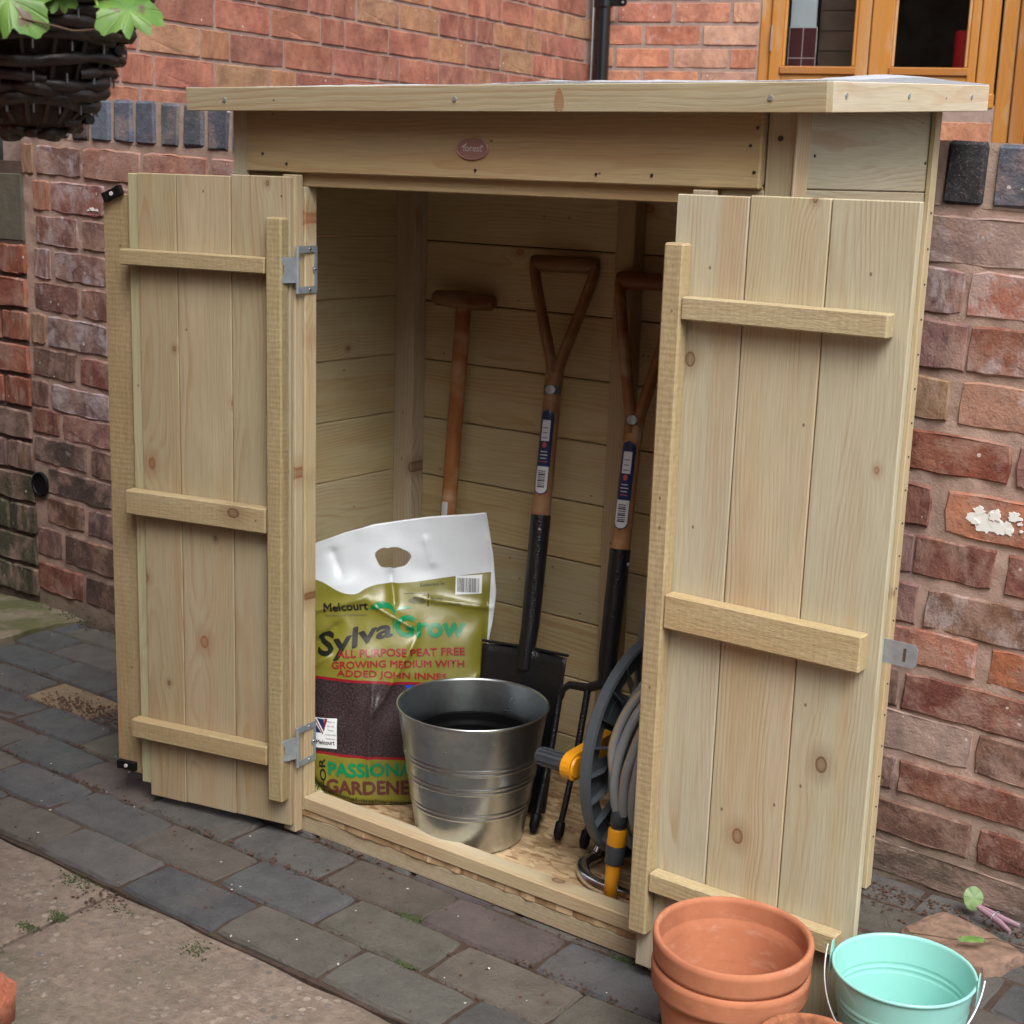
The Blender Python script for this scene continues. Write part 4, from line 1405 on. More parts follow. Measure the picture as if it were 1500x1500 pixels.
for dx, dz, rr in ((-0.017, 0.004, 0.5), (-0.012, 0.0065, 0.9), (0.019, 0.005, -0.6)):
    pts = [(0.003 * math.cos(t), 0.0013 * math.sin(t)) for t in [2 * PI * i / 10 for i in range(10)]]
    mb.add([(dx + p[0] * math.cos(rr) - p[1] * math.sin(rr), -0.0023, dz + p[0] * math.sin(rr) + p[1] * math.cos(rr)) for p in pts], [tuple(range(10))])
link('leaf_mark', mb.mesh('leaf_mark', SILVER), badge)

# ------------------------------------------------------------------ doors
def hinge(parent, loc, rz, h=0.075, flip=1, ang_frame=0.0, ang_leaf=0.0):
    hg = MB()
    hg.tube([(0, 0, -h / 2), (0, 0, h / 2)], 0.0032, 12)
    def leafm(ang, pts):
        cx, sx = math.cos(ang), math.sin(ang)
        n0 = len(hg.v)
        hg.ext(pts, -0.0006, 0.0006)
        hg.v[n0:] = [(p[0] * cx - (p[2]) * sx, p[0] * sx + p[2] * cx, p[1]) for p in hg.v[n0:]]
    W = 0.049
    # open rectangular frame leaf
    for a, b in (((0.0, -h / 2), (W, -h / 2 + 0.011)), ((0.0, h / 2 - 0.011), (W, h / 2)), ((W - 0.006, -h / 2 + 0.011), (W, h / 2 - 0.011))):
        leafm(ang_frame, [(a[0], a[1]), (b[0], a[1]), (b[0], b[1]), (a[0], b[1])])
    leafm(ang_frame, [(W - 0.006 - 0.005 * math.sin(t), 0.006 * math.cos(t)) for t in [PI * i / 6 for i in range(7)]])
    leafm(ang_leaf, [(0.0, -h * 0.27), (0.029, -h * 0.27), (0.032, -h * 0.23), (0.029, -0.01), (0.026, -0.006), (0.026, 0.006), (0.029, 0.01), (0.032, h * 0.23), (0.029, h * 0.27), (0.0, h * 0.27)])
    def scr(ang, x, z):
        cx, sx = math.cos(ang), math.sin(ang)
        nrm = Vector((sx, -cx, 0)) if flip > 0 else Vector((-sx, cx, 0))
        p = Vector((x * cx, x * sx, z))
        hg.tube([p, p + nrm * 0.0022], [0.003, 0.002], 8, mi=1)
    for x, z in ((W * 0.62, h / 2 - 0.0055), (W * 0.62, -h / 2 + 0.0055), (W - 0.006, 0)):
        scr(ang_frame, x, z)
    for x, z in ((0.019, h * 0.2), (0.014, 0.0), (0.019, -h * 0.2)):
        scr(ang_leaf, x, z)
    return link('hinge', hg.mesh('hinge', [ZINC, CHROME]), parent, loc=loc, rot=(0, 0, rz))

def door(origin, rz, sgn, edges_, ledges, batten, tints, boardy=(-0.012, 0.0)):
    d = empty('door', shed, loc=origin, rot=(0, 0, rz))
    r = random.Random(int(origin[0] * 1000))
    for i, (a, b) in enumerate(zip(edges_, edges_[1:])):
        dz = r.uniform(-0.002, 0.003)
        x0, x1 = sorted((sgn * (a + 0.0007), sgn * (b - 0.0007)))
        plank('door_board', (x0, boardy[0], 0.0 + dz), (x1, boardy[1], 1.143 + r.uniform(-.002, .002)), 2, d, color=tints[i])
        if i < len(edges_) - 2:  # tongue closing the joint from behind
            plank('tongue', (sgn * b - 0.004, boardy[0] + 0.002, 0.004), (sgn * b + 0.004, boardy[0] + 0.006, 1.138), 2, d, color=(0.4, 0.33, 0.22, 0))
    for (z0, z1, a, b, tn) in ledges:
        x0, x1 = sorted((sgn * a, sgn * b))
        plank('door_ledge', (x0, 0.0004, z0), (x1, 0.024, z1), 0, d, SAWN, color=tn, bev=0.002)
    x0, x1 = sorted((sgn * batten[0], sgn * batten[1]))
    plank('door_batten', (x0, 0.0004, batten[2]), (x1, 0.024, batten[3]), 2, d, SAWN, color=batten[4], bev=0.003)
    return d
zo = 0.018
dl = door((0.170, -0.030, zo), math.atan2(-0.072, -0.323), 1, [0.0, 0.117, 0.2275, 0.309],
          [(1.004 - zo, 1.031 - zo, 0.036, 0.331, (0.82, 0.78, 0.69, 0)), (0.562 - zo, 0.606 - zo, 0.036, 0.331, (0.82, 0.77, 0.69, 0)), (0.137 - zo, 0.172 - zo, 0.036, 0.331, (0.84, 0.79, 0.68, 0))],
          (0.003, 0.034, 0.072 - zo, 1.097 - zo, (0.78, 0.74, 0.62, 0)), [(0.76, 0.72, 0.64, 0), (0.80, 0.74, 0.66, 0), (0.76, 0.70, 0.60, 0)])  # left door tints: browner wood, darkened further to carry the shade on that side
plank('rebated_edge', (0.3095, -0.010, 0.02), (0.331, -0.004, 1.141), 2, dl, color=(0.84, 0.88, 0.74, 0))
plank('cover_strip', (0.322, -0.026, 0.030), (0.392, -0.0125, 1.105), 2, dl, SAWN, color=(0.76, 0.68, 0.58, 0))
for (px, pz, an) in ((0.365, 1.105, -0.42), (0.367, 0.045, 0.02)):
    mb = MB()
    mb.box((-0.020, -0.004, -0.008), (0.020, 0.004, 0.008))
    mb.box((-0.020, 0.004, -0.008), (-0.012, 0.006, 0.008))
    mb.box((0.012, 0.004, -0.008), (0.020, 0.006, 0.008))
    mb.tube([(0, 0.004, 0), (0, 0.0065, 0)], 0.0035, 10, mi=1)
    link('turn_catch', mb.mesh('turn_catch', [BLKPL, SILVER]), dl, loc=(px, -0.007, pz), rot=(0, -an, 0))
hinge(shed, (0.1785, -0.022, 1.012), 0, 0.078, 1, math.radians(93), math.radians(256))
hinge(shed, (0.1785, -0.022, 0.170), 0, 0.074, 1, math.radians(93), math.radians(256))
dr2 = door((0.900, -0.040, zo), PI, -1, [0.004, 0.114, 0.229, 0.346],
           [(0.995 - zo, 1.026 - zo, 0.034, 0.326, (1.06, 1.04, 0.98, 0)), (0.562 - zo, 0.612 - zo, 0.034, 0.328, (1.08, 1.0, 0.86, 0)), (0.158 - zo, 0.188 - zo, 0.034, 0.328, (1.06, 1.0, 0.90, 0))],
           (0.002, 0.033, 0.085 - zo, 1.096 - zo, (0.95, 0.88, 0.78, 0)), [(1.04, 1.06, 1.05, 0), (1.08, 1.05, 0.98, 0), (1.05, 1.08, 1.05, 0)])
mb = MB()
mb.ext([(0, -0.016), (0.083, -0.016), (0.088, -0.010), (0.088, 0.010), (0.083, 0.016), (0, 0.016)], -0.0008, 0.0008)
mb.box((0.03, -0.003, -0.0022), (0.058, 0.003, -0.0008))
mb.box((0.069, -0.009, -0.001), (0.073, 0.009, 0.0011), mi=1)
link('hasp', mb.mesh('hasp', [ZINC, BROWNB]), shed, loc=(1.202, -0.0255, 0.590), rot=(PI / 2, 0.02, 0))

# ------------------------------------------------------------------ bag
BA = math.radians(33)
bd_, bn_ = Vector((math.cos(BA), math.sin(BA), 0)), Vector((-math.sin(BA), math.cos(BA), 0))
BO = Vector((0.15, 0.02, 0.0))
BK = 1.014
def sm(x):
    x = max(0.0, min(1.0, x))
    return x * x * (3 - 2 * x)
def lerp_tab(t, tab):
    for (a, b), (c, d_) in zip(tab, tab[1:]):
        if t <= c:
            return b + (d_ - b) * max(0, (t - a)) / (c - a)
    return tab[-1][1]
def bag_top(u):
    return lerp_tab(u, [(-0.03, 0.505), (0.024, 0.535), (0.075, 0.558), (0.128, 0.576), (0.224, 0.593), (0.322, 0.604)])
def bag_r(v):
    return lerp_tab(v, [(0.045, 0.298), (0.08, 0.312), (0.2, 0.318), (0.31, 0.322), (0.40, 0.338), (0.46, 0.344), (0.53, 0.336), (0.604, 0.322)])
def bag_l(v):
    return -0.012 + 0.012 * math.sin(v * 9)
def crease(u, v, x0, y0, x1, y1, w_, amp):
    dx, dy = x1 - x0, y1 - y0
    L = math.hypot(dx, dy)
    t = ((u - x0) * dx + (v - y0) * dy) / (L * L)
    dd = ((u - x0) * dy - (v - y0) * dx) / L
    e = max(0, min(1, min(t, 1 - t) * 5 + 0.15)) if -0.03 < t < 1.03 else 0
    return amp * math.exp(-abs(dd) / w_) * e
def bag_d(u, v):
    """distance of the front sheet towards the viewer"""
    s = (u + 0.01) / 0.335
    s = max(0, min(1, s))
    lo = math.sqrt(max(0, 1 - (2 * s - 1) ** 2))
    body = sm((0.50 - v) / 0.20) * sm((v - 0.03) / 0.05) if v < 0.5 else 0
    h = 0.040 * (lo ** 0.8) * body + 0.008 * lo * sm((v - 0.03) / 0.05)
    h += 0.006 * noise.noise(Vector((u * 11, v * 9, 1.5))) + 0.0035 * noise.noise(Vector((u * 24, v * 26, 4.5)))
    h += crease(u, v, 0.118, 0.440, 0.215, 0.392, 0.006, 0.011)
    h += crease(u, v, 0.215, 0.392, 0.135, 0.235, 0.007, 0.009)
    h += crease(u, v, 0.135, 0.300, 0.125, 0.10, 0.006, 0.008)
    h += crease(u, v, -0.01, 0.405, 0.12, 0.445, 0.006, 0.009)
    h += crease(u, v, 0.20, 0.450, 0.345, 0.432, 0.006, 0.008)
    h -= crease(u, v, 0.155, 0.50, 0.168, 0.42, 0.007, 0.011)
    h -= crease(u, v, 0.0, 0.33, 0.075, 0.40, 0.010, 0.014)
    h -= crease(u, v, -0.01, 0.13, 0.06, 0.06, 0.008, 0.013)
    h -= crease(u, v, -0.01, 0.10, 0.10, 0.065, 0.006, 0.008)
    h += crease(u, v, 0.0, 0.30, 0.06, 0.345, 0.006, 0.008)
    h += 0.007 * math.exp(-((u - 0.075) ** 2 + (v - 0.462) ** 2) / 0.0006)
    h -= crease(u, v, 0.05, 0.53, 0.075, 0.47, 0.012, 0.008)
    h += crease(u, v, 0.215, 0.56, 0.235, 0.50, 0.008, 0.006)
    h += crease(u, v, 0.27, 0.25, 0.33, 0.33, 0.006, 0.006)
    return h
def bag_p(u, v, off=0.0):
    back = 0.022 + 0.130 * min(1.0, v / 0.6) + 0.03 * sm((u - 0.1) / 0.2)   # the sack leans back
    g_ = 1 + back / 2.514
    q = BO + bd_ * (0.505 + (u - 0.505) * g_) - bn_ * (bag_d(u, v) - back + off)
    q.z = max(0.0447, 1.18 - (1.18 - v) * g_)
    return q
HC, HRX, HRY = (0.160, 0.517), 0.031, 0.0205
nu, nv = 96, 160
verts, uvs, idx = [], [], {}
for j in range(nv + 1):
    t = j / nv
    for i in range(nu + 1):
        s = i / nu
        v0 = 0.046 + (0.604 - 0.046) * t
        u = bag_l(v0) + (bag_r(v0) - bag_l(v0)) * s
        vtop = bag_top(u)
        v_ = 0.046 + (vtop - 0.046) * t
        # pull the ring of vertices next to the hole on to its rim
        ex, ey = (u - HC[0]) / HRX, (v_ - HC[1]) / HRY
        er = math.hypot(ex, ey)
        idx[(i, j)] = len(verts)
        verts.append([u, v_, er])
faces = []
hole = set()
for j in range(nv):
    for i in range(nu):
        q = [idx[(i, j)], idx[(i + 1, j)], idx[(i + 1, j + 1)], idx[(i, j + 1)]]
        c = sum(verts[k][2] for k in q) / 4
        if c < 1.0:
            hole.update(q)
        else:
            faces.append(tuple(q))
used = {k for f_ in faces for k in f_}
for k in hole & used:
    u, v_, er = verts[k]
    if er > 0.05:
        a_ = math.atan2(v_ - HC[1], u - HC[0])
        w_ = 1 + 0.05 * math.sin(3 * a_ + 1) + 0.035 * math.sin(7 * a_) - (0.22 * math.exp(-((a_ - 2.0) / 0.22) ** 2)) - (0.16 * math.exp(-((a_ + 1.75) / 0.3) ** 2))
        verts[k][0] = HC[0] + (u - HC[0]) / er * w_
        verts[k][1] = HC[1] + (v_ - HC[1]) / er * w_
def build_bag():
    fr = [bag_p(u, v_, 0.0) for u, v_, e in verts]
    def backp(u, v_):
        b = bag_p(u, v_, 0)
        s = max(0, min(1, (u + 0.012) / 0.34))
        lo = math.sqrt(max(0, 1 - (2 * s - 1) ** 2)) if 0 < s < 1 else 0
        body = sm((0.50 - v_) / 0.25) * sm((v_ - 0.045) / 0.03)
        return b + bn_ * (bag_d(u, v_) + 0.0 + (0.05 * lo) * body + 0.0012)
    n = len(verts)
    bk = []
    for (u, v_, e), p in zip(verts, fr):
        q = backp(u, v_) if v_ < 0.46 else p + bn_ * 0.0015
        if 0.40 < v_ <= 0.50:
            w_ = sm((0.50 - v_) / 0.10)
            q = (p + bn_ * 0.0015).lerp(backp(u, v_), w_)
        bk.append(q)
    vv = [tuple(p) for p in fr] + [tuple(p) for p in bk]
    ff = list(faces) + [tuple(n + k for k in reversed(f_)) for f_ in faces]
    # close sides, top and bottom
    for j in range(nv):
        a, b = idx[(0, j)], idx[(0, j + 1)]
        ff.append((a, b, n + b, n + a))
        a, b = idx[(nu, j)], idx[(nu, j + 1)]
        ff.append((b, a, n + a, n + b))
    for i in range(nu):
        a, b = idx[(i, 0)], idx[(i + 1, 0)]
        ff.append((b, a, n + a, n + b))
        a, b = idx[(i, nv)], idx[(i + 1, nv)]
        ff.append((a, b, n + b, n + a))
    mb_ = MB()
    mb_.add(vv, ff, 0, True)
    # material
    m_, nt, b = mat('printed_compost_bag')
    tc = nt.nodes.new('ShaderNodeTexCoord')
    s = nd(nt, 'SeparateXYZ', {0: tc.outputs['UV']})
    U, V = s.outputs[0], s.outputs[1]
    fc = nt.nodes.new('ShaderNodeFloatCurve')
    cv = fc.mapping.curves[0]
    pts = [(0.0, 0.475), (0.03, 0.468), (0.093, 0.449), (0.118, 0.462), (0.137, 0.4685), (0.178, 0.472), (0.334, 0.497), (0.40, 0.50)]
    cv.points[0].location = (pts[0][0], pts[0][1])
    cv.points[1].location = (1.0, 0.50)
    for p in pts[1:]:
        cv.points.new(p[0], p[1])
    fc.mapping.update()
    nt.links.new(U, fc.inputs['Value'])
    fc.inputs['Factor'].default_value = 1.0
    ol_ = mth(nt, 'LESS_THAN', V, fc.outputs[0])
    rightedge = mth(nt, 'LESS_THAN', U, mth(nt, 'ADD', 0.331, mth(nt, 'MULTIPLY', mth(nt, 'SUBTRACT', V, 0.40), 0.03)))
    ol_ = mth(nt, 'MULTIPLY', ol_, rightedge)
    soil_hi = mth(nt, 'LESS_THAN', V, 0.2955)
    soil_lo = mth(nt, 'GREATER_THAN', V, 0.1595)
    soilm = mth(nt, 'MULTIPLY', soil_hi, soil_lo)
    redm = mth(nt, 'MULTIPLY', mth(nt, 'LESS_THAN', V, 0.3005), mth(nt, 'GREATER_THAN', V, 0.1545))
    sp = nd(nt, 'CombineXYZ', {0: U, 1: V, 2: 0.0}).outputs[0]
    n1 = noi(nt, sp, 300, 4, 0.75)
    n2 = noi(nt, sp, 900, 2, 0.6)
    soilc = mixc(nt, ramp(nt, n1, [(0.42, 0.0), (0.66, 1.0)]), (0.009, 0.006, 0.007), (0.085, 0.055, 0.058))
    soilc = mixc(nt, ramp(nt, n2, [(0.66, 0.0), (0.78, 0.7)]), soilc, (0.34, 0.25, 0.25))
    olive = mixc(nt, noi(nt, sp, 14, 2, 0.5), (0.165, 0.155, 0.020), (0.205, 0.19, 0.027))
    c = mixc(nt, ol_, (0.62, 0.67, 0.71), olive)
    c = mixc(nt, redm, c, (0.24, 0.008, 0.018))
    c = mixc(nt, soilm, c, soilc)
    nt.links.new(c, b.inputs['Base Color'])
    b.inputs['Roughness'].default_value = 0.33
    b.inputs['Coat Weight'].default_value = 0.15
    b.inputs['Coat Roughness'].default_value = 0.12
    bump(nt, b, noi(nt, sp, 60, 4, 0.6), 0.25, 0.002)
    me = mb_.mesh('compost_bag', m_)
    ul = me.uv_layers.new(name='UVMap')
    for lp in me.loops:
        k = lp.vertex_index % n
        if lp.vertex_index < 2 * n:
            ul.data[lp.index].uv = (verts[k][0], verts[k][1])
    return me
bag = thing('compost_bag', 'olive and white plastic sack of peat free compost standing inside the left of the shed', 'bag')
link('sack', build_bag(), bag)
INK = {k: simple('ink_' + k, c, 0.3, coat=0.2) for k, c in dict(black=(0.012, 0.012, 0.01), green=(0.0, 0.20, 0.075), red=(0.26, 0.012, 0.02), brown=(0.10, 0.028, 0.022), white=(0.72, 0.76, 0.78), blue=(0.01, 0.06, 0.42), navy=(0.012, 0.03, 0.10), grey=(0.08, 0.08, 0.07)).items()}
def to_bag(v, f, ink, fn, name='lettering', off=0.0009, par=None, stack=0):
    bm = bmesh.new()
    vs = [bm.verts.new((x, y, (i // stack) * 0.00012 if stack else 0)) for i, (x, y) in enumerate(v)]
    for q in f:
        try:
            bm.faces.new([vs[k] for k in q])
        except ValueError:
            pass
    bm.verts.ensure_lookup_table()
    for it in range(3):
        lg = [e for e in bm.edges if e.calc_length() > 0.006]
        if not lg:
            break
        bmesh.ops.subdivide_edges(bm, edges=lg, cuts=1)
        bmesh.ops.triangulate(bm, faces=bm.faces[:])
    vv = []
    for p in bm.verts:
        u, v_ = fn(p.co.x, p.co.y)
        vv.append(tuple(bag_p(u, v_, off + p.co.z)))
    bm.verts.index_update()
    ff = [tuple(q.index for q in p.verts) for p in bm.faces]
    bm.free()
    mb_ = MB()
    mb_.add(vv, ff, 0, True)
    return link(name, mb_.mesh(name, INK[ink]), par or bag)
def line(s, x0, y0, x1, y1, cap, ink, bold=0.0, curve=0.0, off=0.0009, rot90=False, shear=0.0):
    """text fitted between two baseline points"""
    v, f = text_geo(s, cap / 0.70, 0.0, 1.0, shear)
    mn, mx = min(p[0] for p in v), max(p[0] for p in v)
    L = math.hypot(x1 - x0, y1 - y0)
    k = L / (mx - mn)
    ca, sa = (x1 - x0) / L, (y1 - y0) / L
    def fn(x, y):
        return (x0 + x * ca - y * sa, y0 + x * sa + y * ca + curve * math.sin(PI * x / L))
    base_v = [((p[0] - mn) * k, p[1]) for p in v]
    bs = bold * cap * 2.2
    if bs <= 0:
        return to_bag(base_v, f, ink, fn, off=off)
    av, af = [], []
    for q, (dx, dy) in enumerate(((-bs, 0), (bs, 0), (0, bs), (0, -bs), (0, 0))):
        o_ = len(av)
        av += [(p[0] + dx, p[1] + dy) for p in base_v]
        af += [tuple(i + o_ for i in t) for t in f]
    return to_bag(av, af, ink, fn, off=off, stack=len(base_v))
def rect(u0, v0, u1, v1, ink, off=0.0008, name='print', sk=0.0):
    return to_bag([(u0, v0), (u1, v0 + sk), (u1, v1 + sk), (u0, v1)], [(0, 1, 2, 3)], ink, lambda x, y: (x, y), name, off)
line('Melcourt', 0.042, 0.415, 0.120, 0.424, 0.015, 'black', 0.02)
line('Garden and Landscape', 0.043, 0.406, 0.118, 0.413, 0.004, 'grey')
line('Endorsed by', 0.211, 0.467, 0.254, 0.472, 0.006, 'black')
line('Royal', 0.231, 0.4455, 0.250, 0.446, 0.006, 'grey')
line('Horticultural', 0.231, 0.4365, 0.284, 0.438, 0.006, 'grey')
rect(0.180, 0.4535, 0.226, 0.4545, 'black', sk=0.002)
rect(0.2245, 0.434, 0.2265, 0.4555, 'black')
# tree emblem
tv, tf = [], []
for i in range(14):
    a = PI * i / 13
    tv += [(0.206 + 0.0155 * math.cos(a) - 0.0012, 0.441 + 0.009 * math.sin(a)), (0.206 + 0.0155 * math.cos(a) + 0.0012, 0.441 + 0.009 * math.sin(a)), (0.206 + 0.004 * math.cos(a), 0.437)]
    tf.append((i * 3, i * 3 + 1, i * 3 + 2))
to_bag(tv, tf, 'grey', lambda x, y: (x, y), 'emblem')
rect(0.272, 0.455, 0.3185, 0.4885, 'white', 0.0008, 'barcode_label', sk=0.004)
r_ = random.Random(9)
u = 0.2755
while u < 0.314:
    w_ = r_.choice([0.0005, 0.0009, 0.0013])
    rect(u, 0.4605, u + w_, 0.4855, 'black', 0.0013, 'barcode_bar', sk=0.0)
    u += w_ + r_.choice([0.0007, 0.0012])
v, f = text_geo('Sylva', 1.0, 0.010)
mx = max(p[0] for p in v)
def syl(x, y):
    t = x / 0.134
    return (0.031 + x, 0.340 + 0.043 * sm(t * 0.9) + y * (1.0 - 0.18 * t) + 0.0)
k = 0.134 / mx
av, af = [], []
for dx, dy in ((-.0013, 0), (.0013, 0), (0, .0012), (0, -.0012), (0, 0)):
    o_ = len(av)
    av += [(p[0] * k + dx, p[1] * 0.052 + dy) for p in v]
    af += [tuple(i + o_ for i in t_) for t_ in f]
to_bag(av, af, 'black', syl, stack=len(v))
line('Grow', 0.171, 0.3835, 0.291, 0.3835, 0.034, 'green', 0.026)
rect(0.1655, 0.383, 0.1685, 0.432, 'green')
lv_ = [(0.122, 0.424), (0.130, 0.436), (0.145, 0.441), (0.158, 0.437), (0.166, 0.428), (0.168, 0.420), (0.160, 0.428), (0.148, 0.431), (0.135, 0.428)]
to_bag(lv_, [tuple(range(9))], 'green', lambda x, y: (x, y), 'leaf_mark')
lv_ = [(0.169, 0.424), (0.176, 0.432), (0.188, 0.434), (0.198, 0.431), (0.187, 0.428), (0.178, 0.427)]
to_bag(lv_, [tuple(range(6))], 'green', lambda x, y: (x, y), 'leaf_mark')
line('ALL PURPOSE PEAT FREE', 0.069, 0.338, 0.293, 0.351, 0.0135, 'red', 0.018, 0.003)
line('GROWING MEDIUM WITH', 0.060, 0.318, 0.293, 0.329, 0.0125, 'red', 0.018, 0.004)
line('ADDED JOHN INNES', 0.070, 0.306, 0.263, 0.3055, 0.0115, 'red', 0.018, 0.002)
to_bag([(0.190, 0.2945), (0.222, 0.295), (0.208, 0.286), (0.196, 0.283)], [(0, 1, 2, 3)], 'blue', lambda x, y: (x, y), 'print')
line('PASSIONATE', 0.055, 0.1170, 0.242, 0.127, 0.0245, 'green', 0.026)
line('GARDENERS', 0.052, 0.0840, 0.236, 0.0915, 0.0245, 'brown', 0.026)
line('FOR', 0.051, 0.090, 0.047, 0.146, 0.011, 'black', 0.02)
line('Professional-quality compost with', 0.022, 0.082, 0.265, 0.072, 0.0085, 'black', 0.008, -0.008)
line('added John Innes', 0.075, 0.0585, 0.19, 0.057, 0.006, 'brown', 0.006)
rect(0.028, 0.166, 0.070, 0.2235, 'white', 0.0009, 'sticker', sk=0.002)
rect(0.029, 0.196, 0.046, 0.2225, 'navy', 0.0014)
to_bag([(0.029, 0.222), (0.033, 0.222), (0.046, 0.199), (0.046, 0.193), (0.044, 0.193), (0.029, 0.214)], [tuple(range(6))], 'white', lambda x, y: (x, y), 'print', 0.0018)
to_bag([(0.029, 0.2195), (0.031, 0.2205), (0.0455, 0.196), (0.044, 0.194)], [(0, 1, 2, 3)], 'red', lambda x, y: (x, y), 'print', 0.0022)
to_bag([(0.046, 0.199), (0.0525, 0.2235), (0.047, 0.2235), (0.046, 0.215)], [(0, 1, 2, 3)], 'red', lambda x, y: (x, y), 'print', 0.0014)
line('Melcourt', 0.032, 0.174, 0.066, 0.1755, 0.0085, 'black', 0.006, off=0.0016)
for i, s in enumerate(('Made in', 'the UK', 'from', 'sustainable', 'resources')):
    wd = 0.006 + 0.0012 * len(s)
    line(s, 0.0585 - wd / 2, 0.217 - i * 0.008, 0.0585 + wd / 2, 0.217 - i * 0.008, 0.003, 'black', 0.0, off=0.0016)
rect(0.020, 0.050, 0.042, 0.068, 'white', 0.0009, 'label')

# ------------------------------------------------------------------ galvanised bucket
bk = thing('metal_planter_bucket', 'tall galvanised metal bucket holding a black plastic pot on the shed floor', 'bucket', (0.462, 0.118, 0.0445))
rb, rt_, H = 0.094, 0.1305, 0.240
def rad(z):
    return rb + (rt_ - rb) * (z / H)
prof = [(0.0, 0.004), (rb - 0.006, 0.004), (rb - 0.003, 0.0), (rb, 0.003)]
z = 0.003
def ridge(zr):
    return [(rad(zr - 0.003), zr - 0.003), (rad(zr - 0.0016) + 0.0009, zr - 0.0016), (rad(zr) + 0.0014, zr), (rad(zr + 0.0016) + 0.0009, zr + 0.0016), (rad(zr + 0.003), zr + 0.003)]
for zr in (0.068, 0.076, 0.118, 0.126, 0.154, 0.162):
    if zr in (0.076, 0.126, 0.162):
        prof += ridge(zr)[1:]
    else:
        prof += ridge(zr)
prof += [(rad(H - 0.004), H - 0.004), (rt_ + 0.0022, H - 0.002), (rt_ + 0.0018, H + 0.0012), (rt_ - 0.001, H + 0.0010), (rt_ - 0.002, H - 0.003)]
prof += [(rad(0.16) - 0.0015, 0.16), (rad(0.02) - 0.0015, 0.02), (0.0, 0.018)]
mb = MB()
mb.lathe(prof, 96)
link('shell', mb.mesh('shell', GALV), bk)
ip = MB()
ip.lathe([(0.0, 0.03), (0.075, 0.03), (0.098, 0.170), (0.104, 0.172), (0.106, 0.186), (0.1035, 0.1875), (0.1015, 0.186), (0.0985, 0.172), (0.094, 0.165), (0.0925, 0.150), (0.089, 0.147), (0.087, 0.130), (0.084, 0.127), (0.080, 0.09), (0.077, 0.087), (0.070, 0.034), (0.0, 0.034)], 80)
pot = thing('black_pot', 'round black plastic nursery pot nested inside the galvanised bucket', 'pot', (0.462, 0.118, 0.0445))
POTBLK = simple('matt_black_pot', (0.003, 0.003, 0.0035), 0.55, spec=0.06)
link('shell', ip.mesh('shell', POTBLK), pot)
sl_ = MB()
sl_.lathe([(0.1045, 0.1745), (0.1065, 0.1745), (0.1065, 0.177), (0.1045, 0.177)], 64)
link('rim', sl_.mesh('rim', BLKPL), pot)

# ------------------------------------------------------------------ tools
def handle_yd(par, base, top, right, wd, mat_):
    """Y shaped split shaft and cross grip. base: split point; top: grip centre; right: unit vector along the grip"""
    base, top, right = Vector(base), Vector(top), Vector(right).normalized()
    for s in (-1, 1):
        pts, rs = [], []
        for i in range(13):
            t = i / 12
            spread = wd / 2 * (min(1.0, t * 1.06) ** 1.25 * 0.65 + 0.35 * math.sin(min(1.0, t) * PI / 2))
            pts.append(base.lerp(top, t) + right * s * (0.006 + (spread - 0.006 if spread > 0.006 else 0)))
            rs.append((0.0145, 0.0105 - 0.001 * t))
        mbh = MB()
        mbh.tube(pts, rs, 14, ref=(top - base).cross(right))
        link('handle_arm', mbh.mesh('handle_arm', mat_), par, color=(1, 1, 1, 0))
    mbh = MB()
    g = [top + right * (wd / 2 + 0.006) * q for q in (-1, -0.9, -0.5, 0, 0.5, 0.9, 1)]
    mbh.tube(g, [0.013, 0.015, 0.0155, 0.0155, 0.0155, 0.015, 0.013], 16)
    link('grip', mbh.mesh('grip', mat_), par, color=(0.8, 0.8, 0.8, 0))

def wrap_label(par, p0, p1, r, facing, parts, name, m_):
    """curved sticker on a round shaft: parts = (s0,s1,halfwidth angle)"""
    p0, p1 = Vector(p0), Vector(p1)
    ax = (p1 - p0).normalized()
    fc_ = Vector(facing)
    fc_ = (fc_ - ax * fc_.dot(ax)).normalized()
    sd_ = ax.cross(fc_)
    L = (p1 - p0).length
    mb_ = MB()
    n = 12
    N_ = 36
    v, f = [], []
    s0, s1, hw, rnd0, rnd1, r_off = parts
    for j in range(N_ + 1):
        t = j / N_
        d_ = s0 + (s1 - s0) * t
        w_ = hw
        rr_ = hw * r
        if rnd1 and (s1 - d_) < rr_:
            w_ = hw * math.sqrt(max(0.0, 1 - (1 - (s1 - d_) / rr_) ** 2))
        if rnd0 and (d_ - s0) < rr_:
            w_ = hw * math.sqrt(max(0.0, 1 - (1 - (d_ - s0) / rr_) ** 2))
        for i in range(n + 1):
            a = -w_ + 2 * w_ * i / n
            v.append(p0 + ax * d_ + (fc_ * math.cos(a) + sd_ * math.sin(a)) * (r + r_off))
    for j in range(N_):
        for i in range(n):
            a = j * (n + 1) + i
            f.append((a, a + 1, a + n + 2, a + n + 1))
    mb_.add(v, f, 0, True)
    return link(name, mb_.mesh(name, m_), par)
NAVY = simple('navy_label', (0.006, 0.022, 0.085), 0.35, coat=0.3)
LABW = simple('label_white', (0.55, 0.58, 0.62), 0.5)
LABR = simple('label_red', (0.45, 0.07, 0.05), 0.5)
